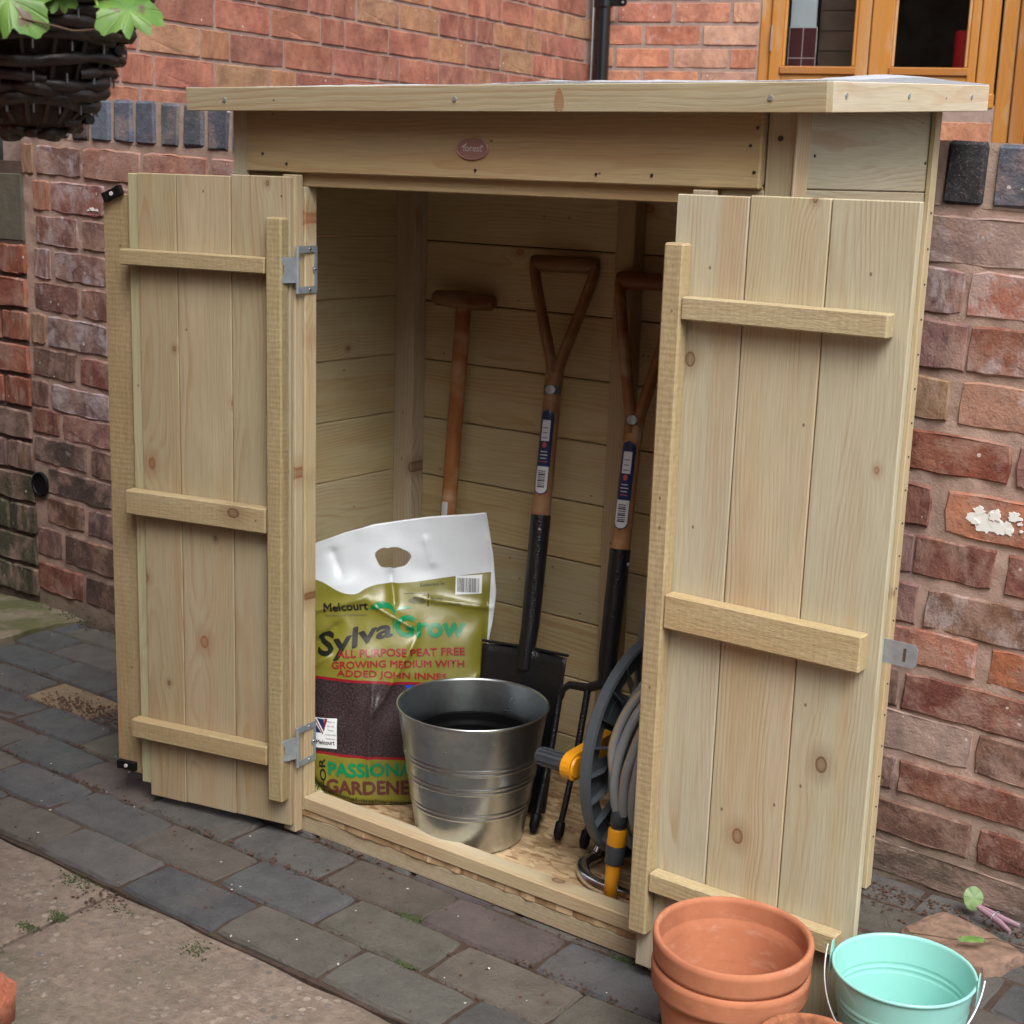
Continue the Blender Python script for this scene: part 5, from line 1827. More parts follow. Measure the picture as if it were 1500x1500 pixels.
def tool_labels(par, sh0, sh1, r, facing, s):
    # s = distance along shaft of the label bottom
    wrap_label(par, sh0, sh1, r, facing, (s, s + 0.155, 0.80, True, True, 0.0004), 'label', NAVY)
    wrap_label(par, sh0, sh1, r, facing, (s + 0.003, s + 0.052, 0.70, True, False, 0.0008), 'label_base', LABW)
    for i in range(9):
        wrap_label(par, sh0, sh1, r, facing, (s + 0.014 + i * 0.0036, s + 0.0155 + i * 0.0036 + (0.0009 if i % 3 == 0 else 0), 0.40, False, False, 0.0011), 'barcode_bar', INK['black'])
    wrap_label(par, sh0, sh1, r, Vector(facing), (s + 0.098, s + 0.136, 0.45, False, False, 0.0012), 'price_sticker', LABW)
    for i in range(3):
        wrap_label(par, sh0, sh1, r, facing, (s + 0.103 + i * 0.009, s + 0.1045 + i * 0.009, 0.28 - 0.05 * (i % 2), False, False, 0.0015), 'print_line', INK['grey'])
    for i in range(4):
        wrap_label(par, sh0, sh1, r, facing, (s + 0.060 + i * 0.006, s + 0.0615 + i * 0.006, 0.42 - 0.08 * (i % 2), False, False, 0.0011), 'print_line', LABW if i else LABR)
    wrap_label(par, sh0, sh1, r, facing, (s + 0.086, s + 0.096, 0.22, True, True, 0.0010), 'emblem', LABR)
    wrap_label(par, sh0, sh1, r, facing, (s + 0.183, s + 0.199, 0.6, True, True, 0.0006), 'seal', ZINC)
    wrap_label(par, sh0, sh1, r, Vector(facing), (s + 0.183, s + 0.199, 1.35, False, False, 0.0003), 'clear_band', GREYPL)

face_cam = Vector((0.55, -0.83, 0.1))
# spade
sp_ = thing('digging_spade', 'wooden handled spade with hammered black blade leaning behind the galvanised bucket', 'spade')
S0, S1 = Vector((0.446, 0.300, 0.342)), Vector((0.403, 0.432, 1.022))
ax = (S1 - S0).normalized()
def along(t):
    return S0.lerp(S1, t)
mb = MB()
mb.tube([along(0.32), along(0.50), along(0.715)], [0.0165, 0.0165, 0.016], 20)
link('shaft', mb.mesh('shaft', ASH), sp_, color=(1, 1, 1, 0))
handle_yd(sp_, along(0.70), along(1.0), Vector((0.96, 0.28, 0)), 0.115, ASH)
mb = MB()
mb.tube([along(-0.06) + Vector((0, -0.004, 0)), along(0.0) + Vector((0, -0.004, 0)), along(0.05), along(0.15), along(0.345)], [0.014, 0.0155, 0.0165, 0.0175, 0.0185], 20)
link('socket', mb.mesh('socket', HAMMER), sp_)
def rivet(par, p):
    mb_ = MB()
    p = Vector(p)
    mb_.tube([p, p + face_cam.normalized() * 0.002], [0.0035, 0.002], 8)
    link('rivet', mb_.mesh('rivet', ZINC), par)
rivet(sp_, along(0.31) + face_cam.normalized() * 0.0175)
tool_labels(sp_, S0, S1, 0.0166, face_cam + Vector((-0.35, 0, 0)), 0.275)
# blade
bt = along(-0.005) + Vector((0, -0.002, 0))
down = -ax
bx_ = Vector((1, 0, 0))
bx_ = (bx_ - down * bx_.dot(down)).normalized()
bnrm = bx_.cross(down)
if bnrm.y > 0:
    bnrm = -bnrm
nu_, nv_ = 16, 14
v = []
for side_ in (0, 1):
    for j in range(nv_ + 1):
        t = j / nv_
        for i in range(nu_ + 1):
            s = -1 + 2 * i / nu_
            hw = 0.093 - 0.010 * t
            curve = 0.012 * (s * s) + 0.006 * t
            ridge_ = 0.012 * math.exp(-(s / 0.16) ** 2) * max(0, 1 - t * 2.2)
            y = 0.285 * t + 0.005 * (abs(s)) * (1 if j == 0 else 0) + (0.012 * (1 - s * s) if j == nv_ else 0)
            v.append(bt + bx_ * (s * hw) + down * y + bnrm * (curve - 0.0 + ridge_ - side_ * 0.0022))
f = []
o_ = (nu_ + 1) * (nv_ + 1)
for j in range(nv_):
    for i in range(nu_):
        a = j * (nu_ + 1) + i
        f.append((a, a + 1, a + nu_ + 2, a + nu_ + 1))
        f.append((o_ + a, o_ + a + nu_ + 1, o_ + a + nu_ + 2, o_ + a + 1))
for i in range(nu_):
    f.append((i, o_ + i, o_ + i + 1, i + 1))
    a = nv_ * (nu_ + 1) + i
    f.append((a, a + 1, o_ + a + 1, o_ + a))
for j in range(nv_):
    a = j * (nu_ + 1)
    f.append((a, a + nu_ + 1, o_ + a + nu_ + 1, o_ + a))
    a += nu_
    f.append((a, o_ + a, o_ + a + nu_ + 1, a + nu_ + 1))
mb = MB()
mb.add(v, f, 0, True)
link('blade', mb.mesh('blade', HAMMER), sp_)
mb = MB()
for s in (-1, 1):
    mb.tube([bt + bx_ * (s * 0.014), bt + bx_ * (s * 0.095) + bnrm * 0.010], 0.0030, 8)
link('tread', mb.mesh('tread', HAMMER), sp_)
# fork
fk = thing('digging_fork', 'wooden handled digging fork with hammered black tines standing between spade and hose reel', 'fork')
F0, F1 = Vector((0.628, 0.280, 0.325)), Vector((0.594, 0.415, 1.005))
def fal(t):
    return F0.lerp(F1, t)
mb = MB()
mb.tube([fal(0.30), fal(0.5), fal(0.62)], [0.0165, 0.0165, 0.016], 20)
link('shaft', mb.mesh('shaft', ASH), fk, color=(1.25, 1.15, 1.0, 0))
handle_yd(fk, fal(0.60), fal(1.0), Vector((0.96, 0.28, 0)), 0.105, DARKH)
mb = MB()
mb.tube([fal(-0.01), fal(0.05), fal(0.15), fal(0.33)], [0.013, 0.0165, 0.0175, 0.0185], 20)
link('socket', mb.mesh('socket', HAMMER), fk)
rivet(fk, fal(0.295) + Vector((0.0185, 0, 0)))
tool_labels(fk, F0, F1, 0.0166, face_cam + Vector((-0.35, 0, 0)), 0.262)
tx = [0.545, 0.597, 0.651, 0.700]
mb = MB()
cr = [Vector((tx[0], 0.262, 0.275)), Vector((tx[0] + 0.004, 0.264, 0.292)), Vector((tx[0] + 0.016, 0.268, 0.302)), Vector((0.597, 0.272, 0.304)), Vector((0.628, 0.278, 0.318)), Vector((0.651, 0.272, 0.304)), Vector((tx[3] - 0.016, 0.268, 0.302)), Vector((tx[3] - 0.004, 0.264, 0.292)), Vector((tx[3], 0.262, 0.275))]
mb.tube(cr, [0.0065, 0.0068, 0.007, 0.008, 0.011, 0.008, 0.007, 0.0068, 0.0065], 12)
link('head', mb.mesh('head', HAMMER), fk)
for i, x in enumerate(tx):
    mb = MB()
    top_ = Vector((x, 0.262, 0.282)) if i in (0, 3) else Vector((x, 0.272, 0.302))
    tip = Vector((x + 0.010, 0.184, 0.064))
    mb.tube([top_, top_.lerp(tip, 0.4) + Vector((0, 0.006, 0)), top_.lerp(tip, 0.8) + Vector((0, 0.003, 0)), tip], [0.0062, 0.006, 0.0055, 0.005], 12)
    o = link('tine', mb.mesh('tine', HAMMER), fk)
    mb = MB()
    dd = (tip - top_).normalized()
    mb.tube([tip - dd * 0.020, tip - dd * 0.018, tip + dd * 0.002, tip + dd * 0.012], [0.0055, 0.0085, 0.0092, 0.0055], 12)
    link('tine_guard', mb.mesh('tine_guard', BLKPL), o)
# T handled tool
tt = thing('t_handled_tool', 'dark varnished T handled tool leaning in the left back corner behind the compost bag', 'tool')
T0, T1 = Vector((0.197, 0.330, 0.06)), Vector((0.178, 0.425, 0.935))
mb = MB()
mb.tube([T0, T0.lerp(T1, 0.5), T1], 0.0148, 18)
link('shaft', mb.mesh('shaft', DARKH), tt, color=(1.3, 1.25, 1.2, 0))
mb = MB()
dx_ = Vector((0.97, 0.10, -0.02)).normalized()
mb.tube([T1 + dx_ * q + Vector((0, 0, 0.006)) for q in (-0.068, -0.062, -0.03, 0.0, 0.03, 0.062, 0.068)], [0.010, 0.0145, 0.0165, 0.0185, 0.0165, 0.0145, 0.010], 16)
link('cross_grip', mb.mesh('cross_grip', DARKH), tt, color=(0.7, 0.65, 0.6, 0))
wrap_label(tt, T0, T1, 0.0149, face_cam + Vector((-0.5, 0, 0)), (0.465, 0.50, 0.45, False, False, 0.0005), 'label', LABW)
mb = MB()
mb.tube([T0 - Vector((0, 0, 0.012)), T0 + Vector((0, 0, 0.05))], 0.0165, 16)
link('ferrule', mb.mesh('ferrule', HAMMER), tt)

# ------------------------------------------------------------------ hose reel
reel = thing('hose_reel', 'grey hose reel with yellow crank and coiled yellow striped hose by the right jamb', 'hose reel', (0.745, 0.232, 0.250))
RY = 0.192
def ring_pts(x, r, n=72):
    return [(x, r * math.cos(2 * PI * i / n), r * math.sin(2 * PI * i / n)) for i in range(n)]
def flange(x0, sg):
    n = 72
    prof = [(x0 - 0.004 * sg, 0.152), (x0 - 0.009 * sg, RY - 0.004), (x0 - 0.006 * sg, RY), (x0 + 0.010 * sg, RY), (x0 + 0.012 * sg, RY - 0.005), (x0 + 0.001 * sg, RY - 0.012), (x0 + 0.001 * sg, 0.152), (x0 - 0.004 * sg, 0.152)]
    v, f = [], []
    for x, r in prof:
        v += ring_pts(x, r, n)
    for k in range(len(prof) - 1):
        for i in range(n):
            j = (i + 1) % n
            f.append((k * n + i, k * n + j, (k + 1) * n + j, (k + 1) * n + i))
    mb_ = MB()
    mb_.add(v, f, 0, False)
    o = link('flange', mb_.mesh('flange', GREYPL), reel)
    # stepped radial webs with openings
    for q in range(8):
        a0 = 2 * PI * q / 8 + 0.1
        mb2 = MB()
        aw = 0.22
        v = []
        for x in (x0 - 0.003 * sg, x0 + 0.001 * sg):
            for (r, da) in ((0.055, -0.30), (0.055, 0.30), (0.153, aw), (0.153, -aw)):
                v.append((x, r * math.cos(a0 + da), r * math.sin(a0 + da)))
        mb2.add(v, [(0, 1, 2, 3), (7, 6, 5, 4), (0, 4, 5, 1), (1, 5, 6, 2), (2, 6, 7, 3), (3, 7, 4, 0)])
        link('spoke', mb2.mesh('spoke', GREYPL), o)
    mb2 = MB()
    for q in range(24):
        a0 = 2 * PI * q / 24
        v = []
        for da in (-0.006, 0.006):
            for x, r in ((x0 + 0.001 * sg, 0.120), (x0 + 0.014 * sg, 0.150), (x0 + 0.011 * sg, RY - 0.005), (x0 + 0.001 * sg, RY - 0.010)):
                v.append((x, r * math.cos(a0 + da), r * math.sin(a0 + da)))
        mb2.add(v, [(0, 1, 2, 3), (7, 6, 5, 4), (0, 4, 5, 1), (1, 5, 6, 2), (2, 6, 7, 3), (3, 7, 4, 0)])
    link('rib', mb2.mesh('rib', GREYPL), o)
    mb2 = MB()
    n = 48
    v, f = [], []
    for x, r in ((x0 - 0.006 * sg, 0.0), (x0 - 0.006 * sg, 0.060), (x0 + 0.004 * sg, 0.060), (x0 + 0.004 * sg, 0.0)):
        v += ring_pts(x, max(r, 0.0005), n)
    for k in range(3):
        for i in range(n):
            j = (i + 1) % n
            f.append((k * n + i, k * n + j, (k + 1) * n + j, (k + 1) * n + i))
    mb2.add(v, f, 0, False)
    link('hub_plate', mb2.mesh('hub_plate', GREYPL), o)
flange(0.0, 1)
flange(0.20, -1)
mb = MB()
mb.tube([(0.0, 0, 0), (0.20, 0, 0)], 0.075, 40)
link('drum', mb.mesh('drum', DGREYPL), reel)
# hose: layered wraps
mb = MB()
hr_ = random.Random(4)
pts = []
rads = [0.088, 0.103, 0.118, 0.133, 0.147]
for li, R in enumerate(rads):
    nturn = 11
    for k in range(nturn * 40):
        a = 2 * PI * k / 40
        t = k / (nturn * 40)
        x = 0.022 + 0.156 * (t if li % 2 == 0 else 1 - t)
        wob = 0.004 * math.sin(a * 1.0 + li + t * 9) + 0.003 * math.sin(a * 2.3 + li * 2)
        pts.append((x + 0.002 * math.sin(a * 1.7 + li), (R + wob) * math.cos(a), (R + wob) * math.sin(a)))
mb.tube(pts, 0.0068, 16, stripe=((0,), 1), ref=(0, 0, 1))
link('hose', mb.mesh('hose', [HOSE, HOSEY]), reel)
# loose outer strands that hang towards the connector
def strand(pts, n=40):
    P_ = [Vector(p) for p in pts]
    out = []
    m_ = len(P_)
    for i in range(m_ - 1):
        p0, p1, p2, p3 = P_[max(i - 1, 0)], P_[i], P_[i + 1], P_[min(i + 2, m_ - 1)]
        for k in range(n // (m_ - 1)):
            t = k / (n // (m_ - 1))
            out.append(0.5 * ((2 * p1) + (p2 - p0) * t + (2 * p0 - 5 * p1 + 4 * p2 - p3) * t * t + (3 * p1 - p0 - 3 * p2 + p3) * t ** 3))
    out.append(P_[-1])
    return out
CN = Vector((0.057, -0.168, -0.050))
for k_, st_ in enumerate(([(0.10, -0.05, 0.163), (0.055, -0.12, 0.135), (0.036, -0.163, 0.06), (0.050, -0.172, -0.01), tuple(CN)],
            [(0.13, -0.07, 0.16), (0.088, -0.14, 0.11), (0.074, -0.176, 0.04), (0.068, -0.178, -0.01), tuple(CN + Vector((0.009, -0.003, 0)))],
            [(0.09, -0.06, 0.158), (0.065, -0.13, 0.118), (0.052, -0.168, 0.05), (0.050, -0.176, -0.02), (0.062, -0.150, -0.10), (0.08, -0.10, -0.14)],
            [(0.12, -0.05, 0.165), (0.100, -0.145, 0.105), (0.088, -0.177, 0.02), (0.085, -0.170, -0.06), (0.09, -0.12, -0.13)],
            [(0.14, -0.10, 0.14), (0.115, -0.155, 0.09), (0.100, -0.175, 0.0), (0.095, -0.160, -0.08), (0.10, -0.12, -0.13)])):
    mb = MB()
    mb.tube(strand(st_), 0.0078, 24, stripe=((13,) if k_ < 2 else (15,), 1), ref=(0.3, 0.9, 0))
    link('hose_strand', mb.mesh('hose_strand', [HOSE, HOSEY]), reel)
# connector hanging down
def cyl_along(p, d_, segs, m_, name, par):
    mb_ = MB()
    p, d_ = Vector(p), Vector(d_).normalized() * 1.07
    mb_.tube([p + d_ * s for s, r in segs], [r for s, r in segs], 20)
    return link(name, mb_.mesh(name, m_), par)
cdv = Vector((-0.004, -0.012, -0.15)).normalized()
cyl_along(CN, cdv, [(-0.004, 0.0115), (0.0, 0.0135), (0.018, 0.0140), (0.019, 0.0115), (0.024, 0.0115)], DGREYPL, 'hose_nut', reel)
cyl_along(CN, cdv, [(0.024, 0.0135), (0.027, 0.0155), (0.040, 0.0150), (0.046, 0.0160), (0.050, 0.0150)], YELPL, 'connector', reel)
g_ = MB()
for i in range(14):
    a = 2 * PI * i / 14
g_ = cyl_along(CN, cdv, [(0.050, 0.0145), (0.053, 0.0162), (0.070, 0.0150), (0.078, 0.0158), (0.080, 0.0135)], DGREYPL, 'grip_ring', reel)
cyl_along(CN, cdv, [(0.080, 0.0125), (0.095, 0.0120), (0.133, 0.0105), (0.134, 0.0085)], YELPL, 'nozzle', reel)
# crank
arm = MB()
A0, A1 = Vector((-0.040, 0.0, 0.010)), Vector((-0.040, -0.160, -0.001))
n = 20
poly = []
dyz = Vector((0, A1.y - A0.y, A1.z - A0.z)).normalized()
per_ = Vector((0, -dyz.z, dyz.y))
for c_, r_c, s0 in ((A0, 0.020, 1), (A1, 0.0225, -1)):
    for i in range(n // 2 + 1):
        a = PI * i / (n // 2) - PI / 2
        d_ = (-dyz * math.cos(a) + per_ * math.sin(a)) if s0 > 0 else (dyz * math.cos(a) - per_ * math.sin(a))
        poly.append(Vector((0, c_.y, c_.z)) + d_ * r_c)
N_ = len(poly)
v = [(-0.034, p.y, p.z) for p in poly] + [(-0.052, p.y, p.z) for p in poly]
arm.add(v, [tuple(range(N_)), tuple(reversed(range(N_, 2 * N_)))] + [(i, N_ + i, N_ + (i + 1) % N_, (i + 1) % N_) for i in range(N_)])
ck = link('crank_arm', arm.mesh('crank_arm', YELPL), reel)
mb = MB()
mb.tube([(-0.034, A1.y, A1.z), (-0.0305, A1.y, A1.z)], [0.018, 0.0165], 24)
mb.tube([(-0.034, 0, 0.010), (-0.004, 0, 0.0)], 0.012, 20)
link('crank_boss', mb.mesh('crank_boss', YELPL), ck)
mb = MB()
for i in range(12):
    pass
mb.tube([(-0.052, A1.y, A1.z), (-0.056, A1.y, A1.z), (-0.074, A1.y + 0.001, A1.z), (-0.102, A1.y + 0.002, A1.z), (-0.110, A1.y + 0.002, A1.z)], [0.0135, 0.0148, 0.0145, 0.0155, 0.0135], 24)
for i in range(12):
    a = 2 * PI * i / 12
    mb.box((-0.104, A1.y + 0.0135 * math.cos(a) - 0.0012 * abs(math.sin(a)) - .0005, A1.z + 0.0135 * math.sin(a) - 0.0012), (-0.056, A1.y + 0.0158 * math.cos(a) + .0005, A1.z + 0.0158 * math.sin(a) + 0.0012))
link('crank_grip', mb.mesh('crank_grip', DGREYPL), ck)
# tubular stand
zf = 0.0435 - 0.250 + 0.0114
mb = MB()
pts = strand([(-0.030, 0.08, zf), (-0.040, -0.02, zf), (-0.045, -0.085, zf + 0.004), (-0.040, -0.118, zf + 0.001), (0.0, -0.150, zf), (0.08, -0.155, zf), (0.20, -0.155, zf), (0.24, -0.13, zf), (0.245, 0.0, zf), (0.243, 0.08, zf)], 72)
mb.tube(pts, 0.0112, 18)
link('stand_foot', mb.mesh('stand_foot', CHROME), reel)
mb = MB()
pts = strand([(-0.022, 0.00, -0.06), (-0.022, 0.005, 0.10), (-0.021, 0.012, 0.205), (-0.005, 0.014, 0.245), (0.035, 0.014, 0.262), (0.10, 0.014, 0.266), (0.18, 0.014, 0.262), (0.215, 0.012, 0.235), (0.222, 0.005, 0.10), (0.222, 0.0, -0.06)], 90)
pts = [p + Vector((0.008, 0, 0)) * 0 for p in pts]
mb.tube(pts, 0.0105, 16)
link('carry_handle', mb.mesh('carry_handle', DARKTUBE), reel)
mb = MB()
mb.tube(strand([(-0.022, 0.0, -0.06), (-0.030, -0.03, -0.12), (-0.042, -0.075, zf + 0.012)], 24), 0.0085, 14)
link('stand_leg', mb.mesh('stand_leg', CHROME), reel)

# ------------------------------------------------------------------ terracotta pots
def pot_prof(R, H, rimh, ro=0.0):
    rb_ = R * 0.68
    return [(0.0, 0.0), (rb_, 0.0), (rb_ + 0.002, 0.003), (R * 0.905, H - rimh - 0.001), (R * 0.965, H - rimh), (R * 0.985, H - rimh + 0.006), (R, H - 0.008), (R - 0.001, H - 0.002), (R - 0.004, H), (R - 0.0075, H - 0.0015), (R - 0.009, H - 0.006), (R - 0.011, H - rimh * 0.8), (R - 0.014, H - rimh), (R * 0.85, H - rimh - 0.006), (rb_ - 0.006, 0.012), (0.0, 0.010)]
def make_pot(R, H, rimh, m_):
    mb_ = MB()
    mb_.lathe(pot_prof(R, H, rimh), 96)
    # slight hand made wobble
    mb_.v = [(x * (1 + 0.006 * math.sin(math.atan2(y, x) * 2 + 1)), y * (1 + 0.005 * math.sin(math.atan2(y, x) * 3)), z_ + 0.0012 * math.sin(math.atan2(y, x) * 2 + 0.6) * (z_ / H)) for x, y, z_ in mb_.v]
    return mb_.mesh('terracotta_pot', m_)
PH = 0.1775
pm = make_pot(0.105, PH, 0.037, TERRA)
for i, (z, lb) in enumerate(((0.2175, 'clean upper terracotta pot nested in another in front of the right shed door'), (PH, 'terracotta pot standing on the paving with another pot nested in it'))):
    thing('terracotta_pot', lb, 'flower pot', (1.1385 + (0, 0.001)[i], -0.190 + (0, -0.001)[i], z - PH), 'stacked terracotta pots', me=pm, rot=((0.012, 0)[i], (0.01, 0.0)[i], i * 1.3))
thing('terracotta_pot', 'smaller soil stained terracotta pot in front, between the nested pots and mint bucket', 'flower pot', (1.291, -0.267, 0.0), me=make_pot(0.064, 0.160, 0.026, TERRAD))

# ------------------------------------------------------------------ mint bucket
mk = thing('mint_bucket', 'mint green enamel bucket with thin wire handle beside the terracotta pots', 'bucket', (1.346, -0.118, 0.0), rot=(0, 0, math.radians(50)))
R, H = 0.088, 0.209
def mr(z):
    return 0.058 + (R - 0.058) * z / H
pf = [(0.0, 0.003), (0.055, 0.003), (0.057, 0.0), (mr(0.003), 0.003)]
for zr in (0.10, 0.108, H - 0.048, H - 0.040):
    pf += [(mr(zr - 0.003), zr - 0.003), (mr(zr) + 0.0016, zr), (mr(zr + 0.003), zr + 0.003)]
pf += [(mr(H - 0.004), H - 0.004), (R + 0.0015, H - 0.0035), (R + 0.0028, H - 0.001), (R + 0.0018, H + 0.0015), (R - 0.0008, H + 0.001), (R - 0.0012, H - 0.003)]
for zr in (H - 0.040, H - 0.048, 0.108, 0.10):
    pf += [(mr(zr + 0.003) - 0.001, zr + 0.003), (mr(zr) + 0.0008, zr), (mr(zr - 0.003) - 0.001, zr - 0.003)]
pf += [(mr(0.006) - 0.001, 0.006), (0.0, 0.006)]
mb = MB()
mb.lathe(pf, 96)
link('shell', mb.mesh('shell', MINT), mk)
hd = math.radians(-50 + 12)
hx = Vector((math.cos(hd), math.sin(hd), 0))
ears = []
for s in (-1, 1):
    c = hx * (s * (R + 0.002))
    tg = Vector((-hx.y, hx.x, 0))
    mb = MB()
    v = []
    for q, (a, b) in enumerate(((-0.011, -0.022), (0.011, -0.022), (0.010, 0.006), (0.004, 0.018), (-0.004, 0.018), (-0.010, 0.006))):
        for o_ in (0.0, 0.0016):
            v.append(c + tg * a + hx * (s * (o_ + 0.0012)) + Vector((0, 0, H - 0.002 + b)))
    n = 6
    f = [tuple(range(0, 12, 2)), tuple(reversed(range(1, 12, 2)))] + [(2 * i, 2 * i + 1, (2 * i + 3) % 12, (2 * i + 2) % 12) for i in range(n)]
    mb.add(v, f)
    link('ear', mb.mesh('ear', MINT), mk)
# the wire hangs forward over the front of the bucket
sidev = Vector((-hx.y, hx.x, 0))
camside = sidev if (mk.matrix_world.to_3x3() @ sidev).dot(Vector((0.3, -1, 0))) > 0 else -sidev
M_ = Matrix.Rotation(math.radians(50), 3, 'Z')
camside = sidev if (M_ @ sidev).dot(Vector((0.5, -0.85, 0))) > 0 else -sidev
pts = []
for i in range(41):
    a = PI * i / 40
    rr_ = R + 0.007
    x_ = -math.cos(a) * rr_ * 1.035
    y_ = math.sin(a)
    pts.append(hx * x_ + camside * (y_ * (rr_ * 1.12)) + Vector((0, 0, H + 0.009 - 0.080 * y_ ** 1.0)))
mb = MB()
mb.tube(pts, 0.0015, 8)
link('wire_handle', mb.mesh('wire_handle', WHITEWIRE), mk)
mb = MB()
mb.tube([p + Vector((0, 0, 0)) for p in pts[17:24]], 0.0065, 12)
link('handle_grip', mb.mesh('handle_grip', make_wood('turned_grip', base=(0.55, 0.36, 0.22))), mk, color=(1, 1, 1, 0))

# ------------------------------------------------------------------ hanging basket
hb_ = thing('hanging_basket', 'dark woven willow hanging basket with green leaves in the top left corner', 'basket', (0.742, -0.940, 1.203))
br = random.Random(12)
levels = []
z = 0.0
k = 0
def bprof(t):
    return lerp_tab(t, [(0, 0.030), (0.03, 0.052), (0.09, 0.074), (0.16, 0.105), (0.24, 0.135), (0.30, 0.150)])
t = 0.0
rings_ = []
while z < 0.225:
    r0 = lerp_tab(z, [(0.0, 0.022), (0.012, 0.046), (0.035, 0.062), (0.07, 0.078), (0.11, 0.098), (0.15, 0.116), (0.19, 0.133), (0.23, 0.145)])
    rings_.append((r0, z))
    z += 0.0088
for i, (r0, z) in enumerate(rings_):
    for s in range(3):
        mb = MB()
        a0 = br.uniform(0, 2 * PI)
        pts, rs = [], []
        n = 34
        span = 2 * PI / 3 * 1.35
        for q in range(n):
            t = q / (n - 1)
            a = a0 + s * 2 * PI / 3 + span * t
            wv = 0.0035 * math.sin(a * 9 + (i % 2) * PI)
            zz = z + 0.003 * math.sin(a * 3 + i) + (0.004 * (t - 0.5))
            rr_ = r0 + wv + 0.002 * (t - 0.5)
            pts.append((rr_ * math.cos(a), rr_ * math.sin(a), zz))
            rs.append(0.0062 * (0.6 + 0.4 * math.sin(PI * min(1, max(0, t * 0.92 + 0.06))) ** 0.5))
        mb.tube(pts, rs, 7)
        link('willow_strand', mb.mesh('willow_strand', WICKER), hb_)
for i in range(18):
    a = 2 * PI * i / 18
    mb = MB()
    pts = [((r0 - 0.001) * math.cos(a), (r0 - 0.001) * math.sin(a), z) for r0, z in rings_[1:]]
    mb.tube(pts, 0.0028, 6)
    link('stake', mb.mesh('stake', WICKER), hb_)
for i in range(16):
    a = 2 * PI * (i + 0.5) / 16
    for k in range(2, len(rings_) - 1, 3):
        mb = MB()
        r0, z = rings_[k]
        mb.tube([((r0 + 0.0085) * math.cos(a), (r0 + 0.0085) * math.sin(a), z - 0.002), ((r0 + 0.0085) * math.cos(a), (r0 + 0.0085) * math.sin(a), z + 0.006)], 0.0010, 5)
        link('wire_tie', mb.mesh('wire_tie', DARKTUBE), hb_)
mb = MB()
mb.lathe([(0.0, 0.0), (0.018, 0.002), (0.040, 0.008), (0.056, 0.03), (0.125, 0.19), (0.0, 0.20)], 32)
link('coir_liner', mb.mesh('coir_liner', SOIL), hb_)
for i in range(3):
    a = 2 * PI * i / 3 + 0.4
    mb = MB()
    mb.tube([(0.143 * math.cos(a), 0.143 * math.sin(a), 0.225), (0, 0, 0.62)], 0.0014, 6)
    link('hanging_wire', mb.mesh('hanging_wire', ZINC), hb_)
mb = MB()
mb.tube([(0, 0, 0.62), (0, 0, 1.6)], 0.003, 8)
link('hook', mb.mesh('hook', BLKPL), hb_)
def lobed(R, lobes=5, seed=0):
    out = []
    n = 60
    for i in range(n):
        a = -PI / 2 + 2 * PI * i / n
        b = (a + PI / 2) % (2 * PI)
        q = 0.74 + 0.26 * abs(math.cos(b * lobes / 2 + PI / 2 * 0)) ** 0.7
        q += 0.035 * math.sin(b * 17 + seed)
        if min(b, 2 * PI - b) < 0.35:
            q *= 0.45 + 0.55 * (min(b, 2 * PI - b) / 0.35)
        out.append((R * q * math.cos(a), R * q * math.sin(a)))
    return out
plant = thing('trailing_ivy_geranium', 'bright green lobed leaves trailing over the edge of the hanging basket', 'plant', (0.742, -0.940, 1.203))
LF, LR, LU = Vector((-0.5752, 0.7873, -0.2221)), Vector((0.8027, 0.5955, 0.0320)), Vector((-0.1575, 0.1598, 0.9745))
def leaf_at(p, R, roll, nrm, seed, m_=LEAF):
    me = leaf_obj(lobed(R, 5, seed), m_, 0.28)
    nrm = Vector(nrm).normalized()
    X = LR * math.cos(roll) + LU * math.sin(roll)
    X = (X - nrm * X.dot(nrm)).normalized()
    Y = nrm.cross(X)
    M = Matrix((X, Y, nrm)).transposed().to_4x4()
    M.translation = p
    return link('leaf', me, plant, mw=M)
for p_, R, roll, ti, sd in (((0.1988, -0.0483, 0.0955), 0.029, 0.5, 0.6, 1), ((0.1284, -0.1109, 0.101), 0.036, -0.4, 0.3, 2), ((0.1425, -0.0742, 0.1044), 0.016, 0.2, 0.4, 3),
                            ((0.083, -0.0982, 0.1287), 0.04, 0.9, 0.5, 4), ((0.1579, -0.0674, 0.1338), 0.036, 0.1, 0.5, 5), ((0.1863, -0.0215, 0.1328), 0.03, 0.7, 0.4, 6)):
    leaf_at(p_, R, roll, -LF + LU * ti + LR * ti * 0.5, sd)
lr_ = random.Random(31)
for i in range(26):     # the rest of the plant over the rim of the basket
    a = 2 * PI * i / 26 + lr_.uniform(-.1, .1)
    rr_ = lr_.uniform(0.05, 0.17)
    o_ = Vector((math.cos(a), math.sin(a), 0))
    leaf_at(o_ * rr_ + Vector((0, 0, lr_.uniform(0.225, 0.30))), lr_.uniform(0.026, 0.042), lr_.uniform(0, 6), o_ * 0.8 + Vector((0, 0, 0.9)), 10 + i)
for pts, r_s, ms in ((((0.1839, -0.0612, 0.0884), (0.1678, -0.0561, 0.1032), (0.1331, -0.0362, 0.1283), (0.1085, -0.0218, 0.2331)), 0.0013, STEM),
                     (((0.1381, -0.1084, 0.0848), (0.1357, -0.0953, 0.0924), (0.1344, -0.0801, 0.1046), (0.1149, -0.0482, 0.2331)), 0.0013, STEM),
                     (((0.1844, -0.0633, 0.0798), (0.1541, -0.0667, 0.0787), (0.1531, -0.0859, 0.0807), (0.1389, -0.1076, 0.0854)), 0.0009, TWIG)):
    mb = MB()
    mb.tube(strand(pts, 18), r_s, 6)
    link('stem', mb.mesh('stem', ms), plant)

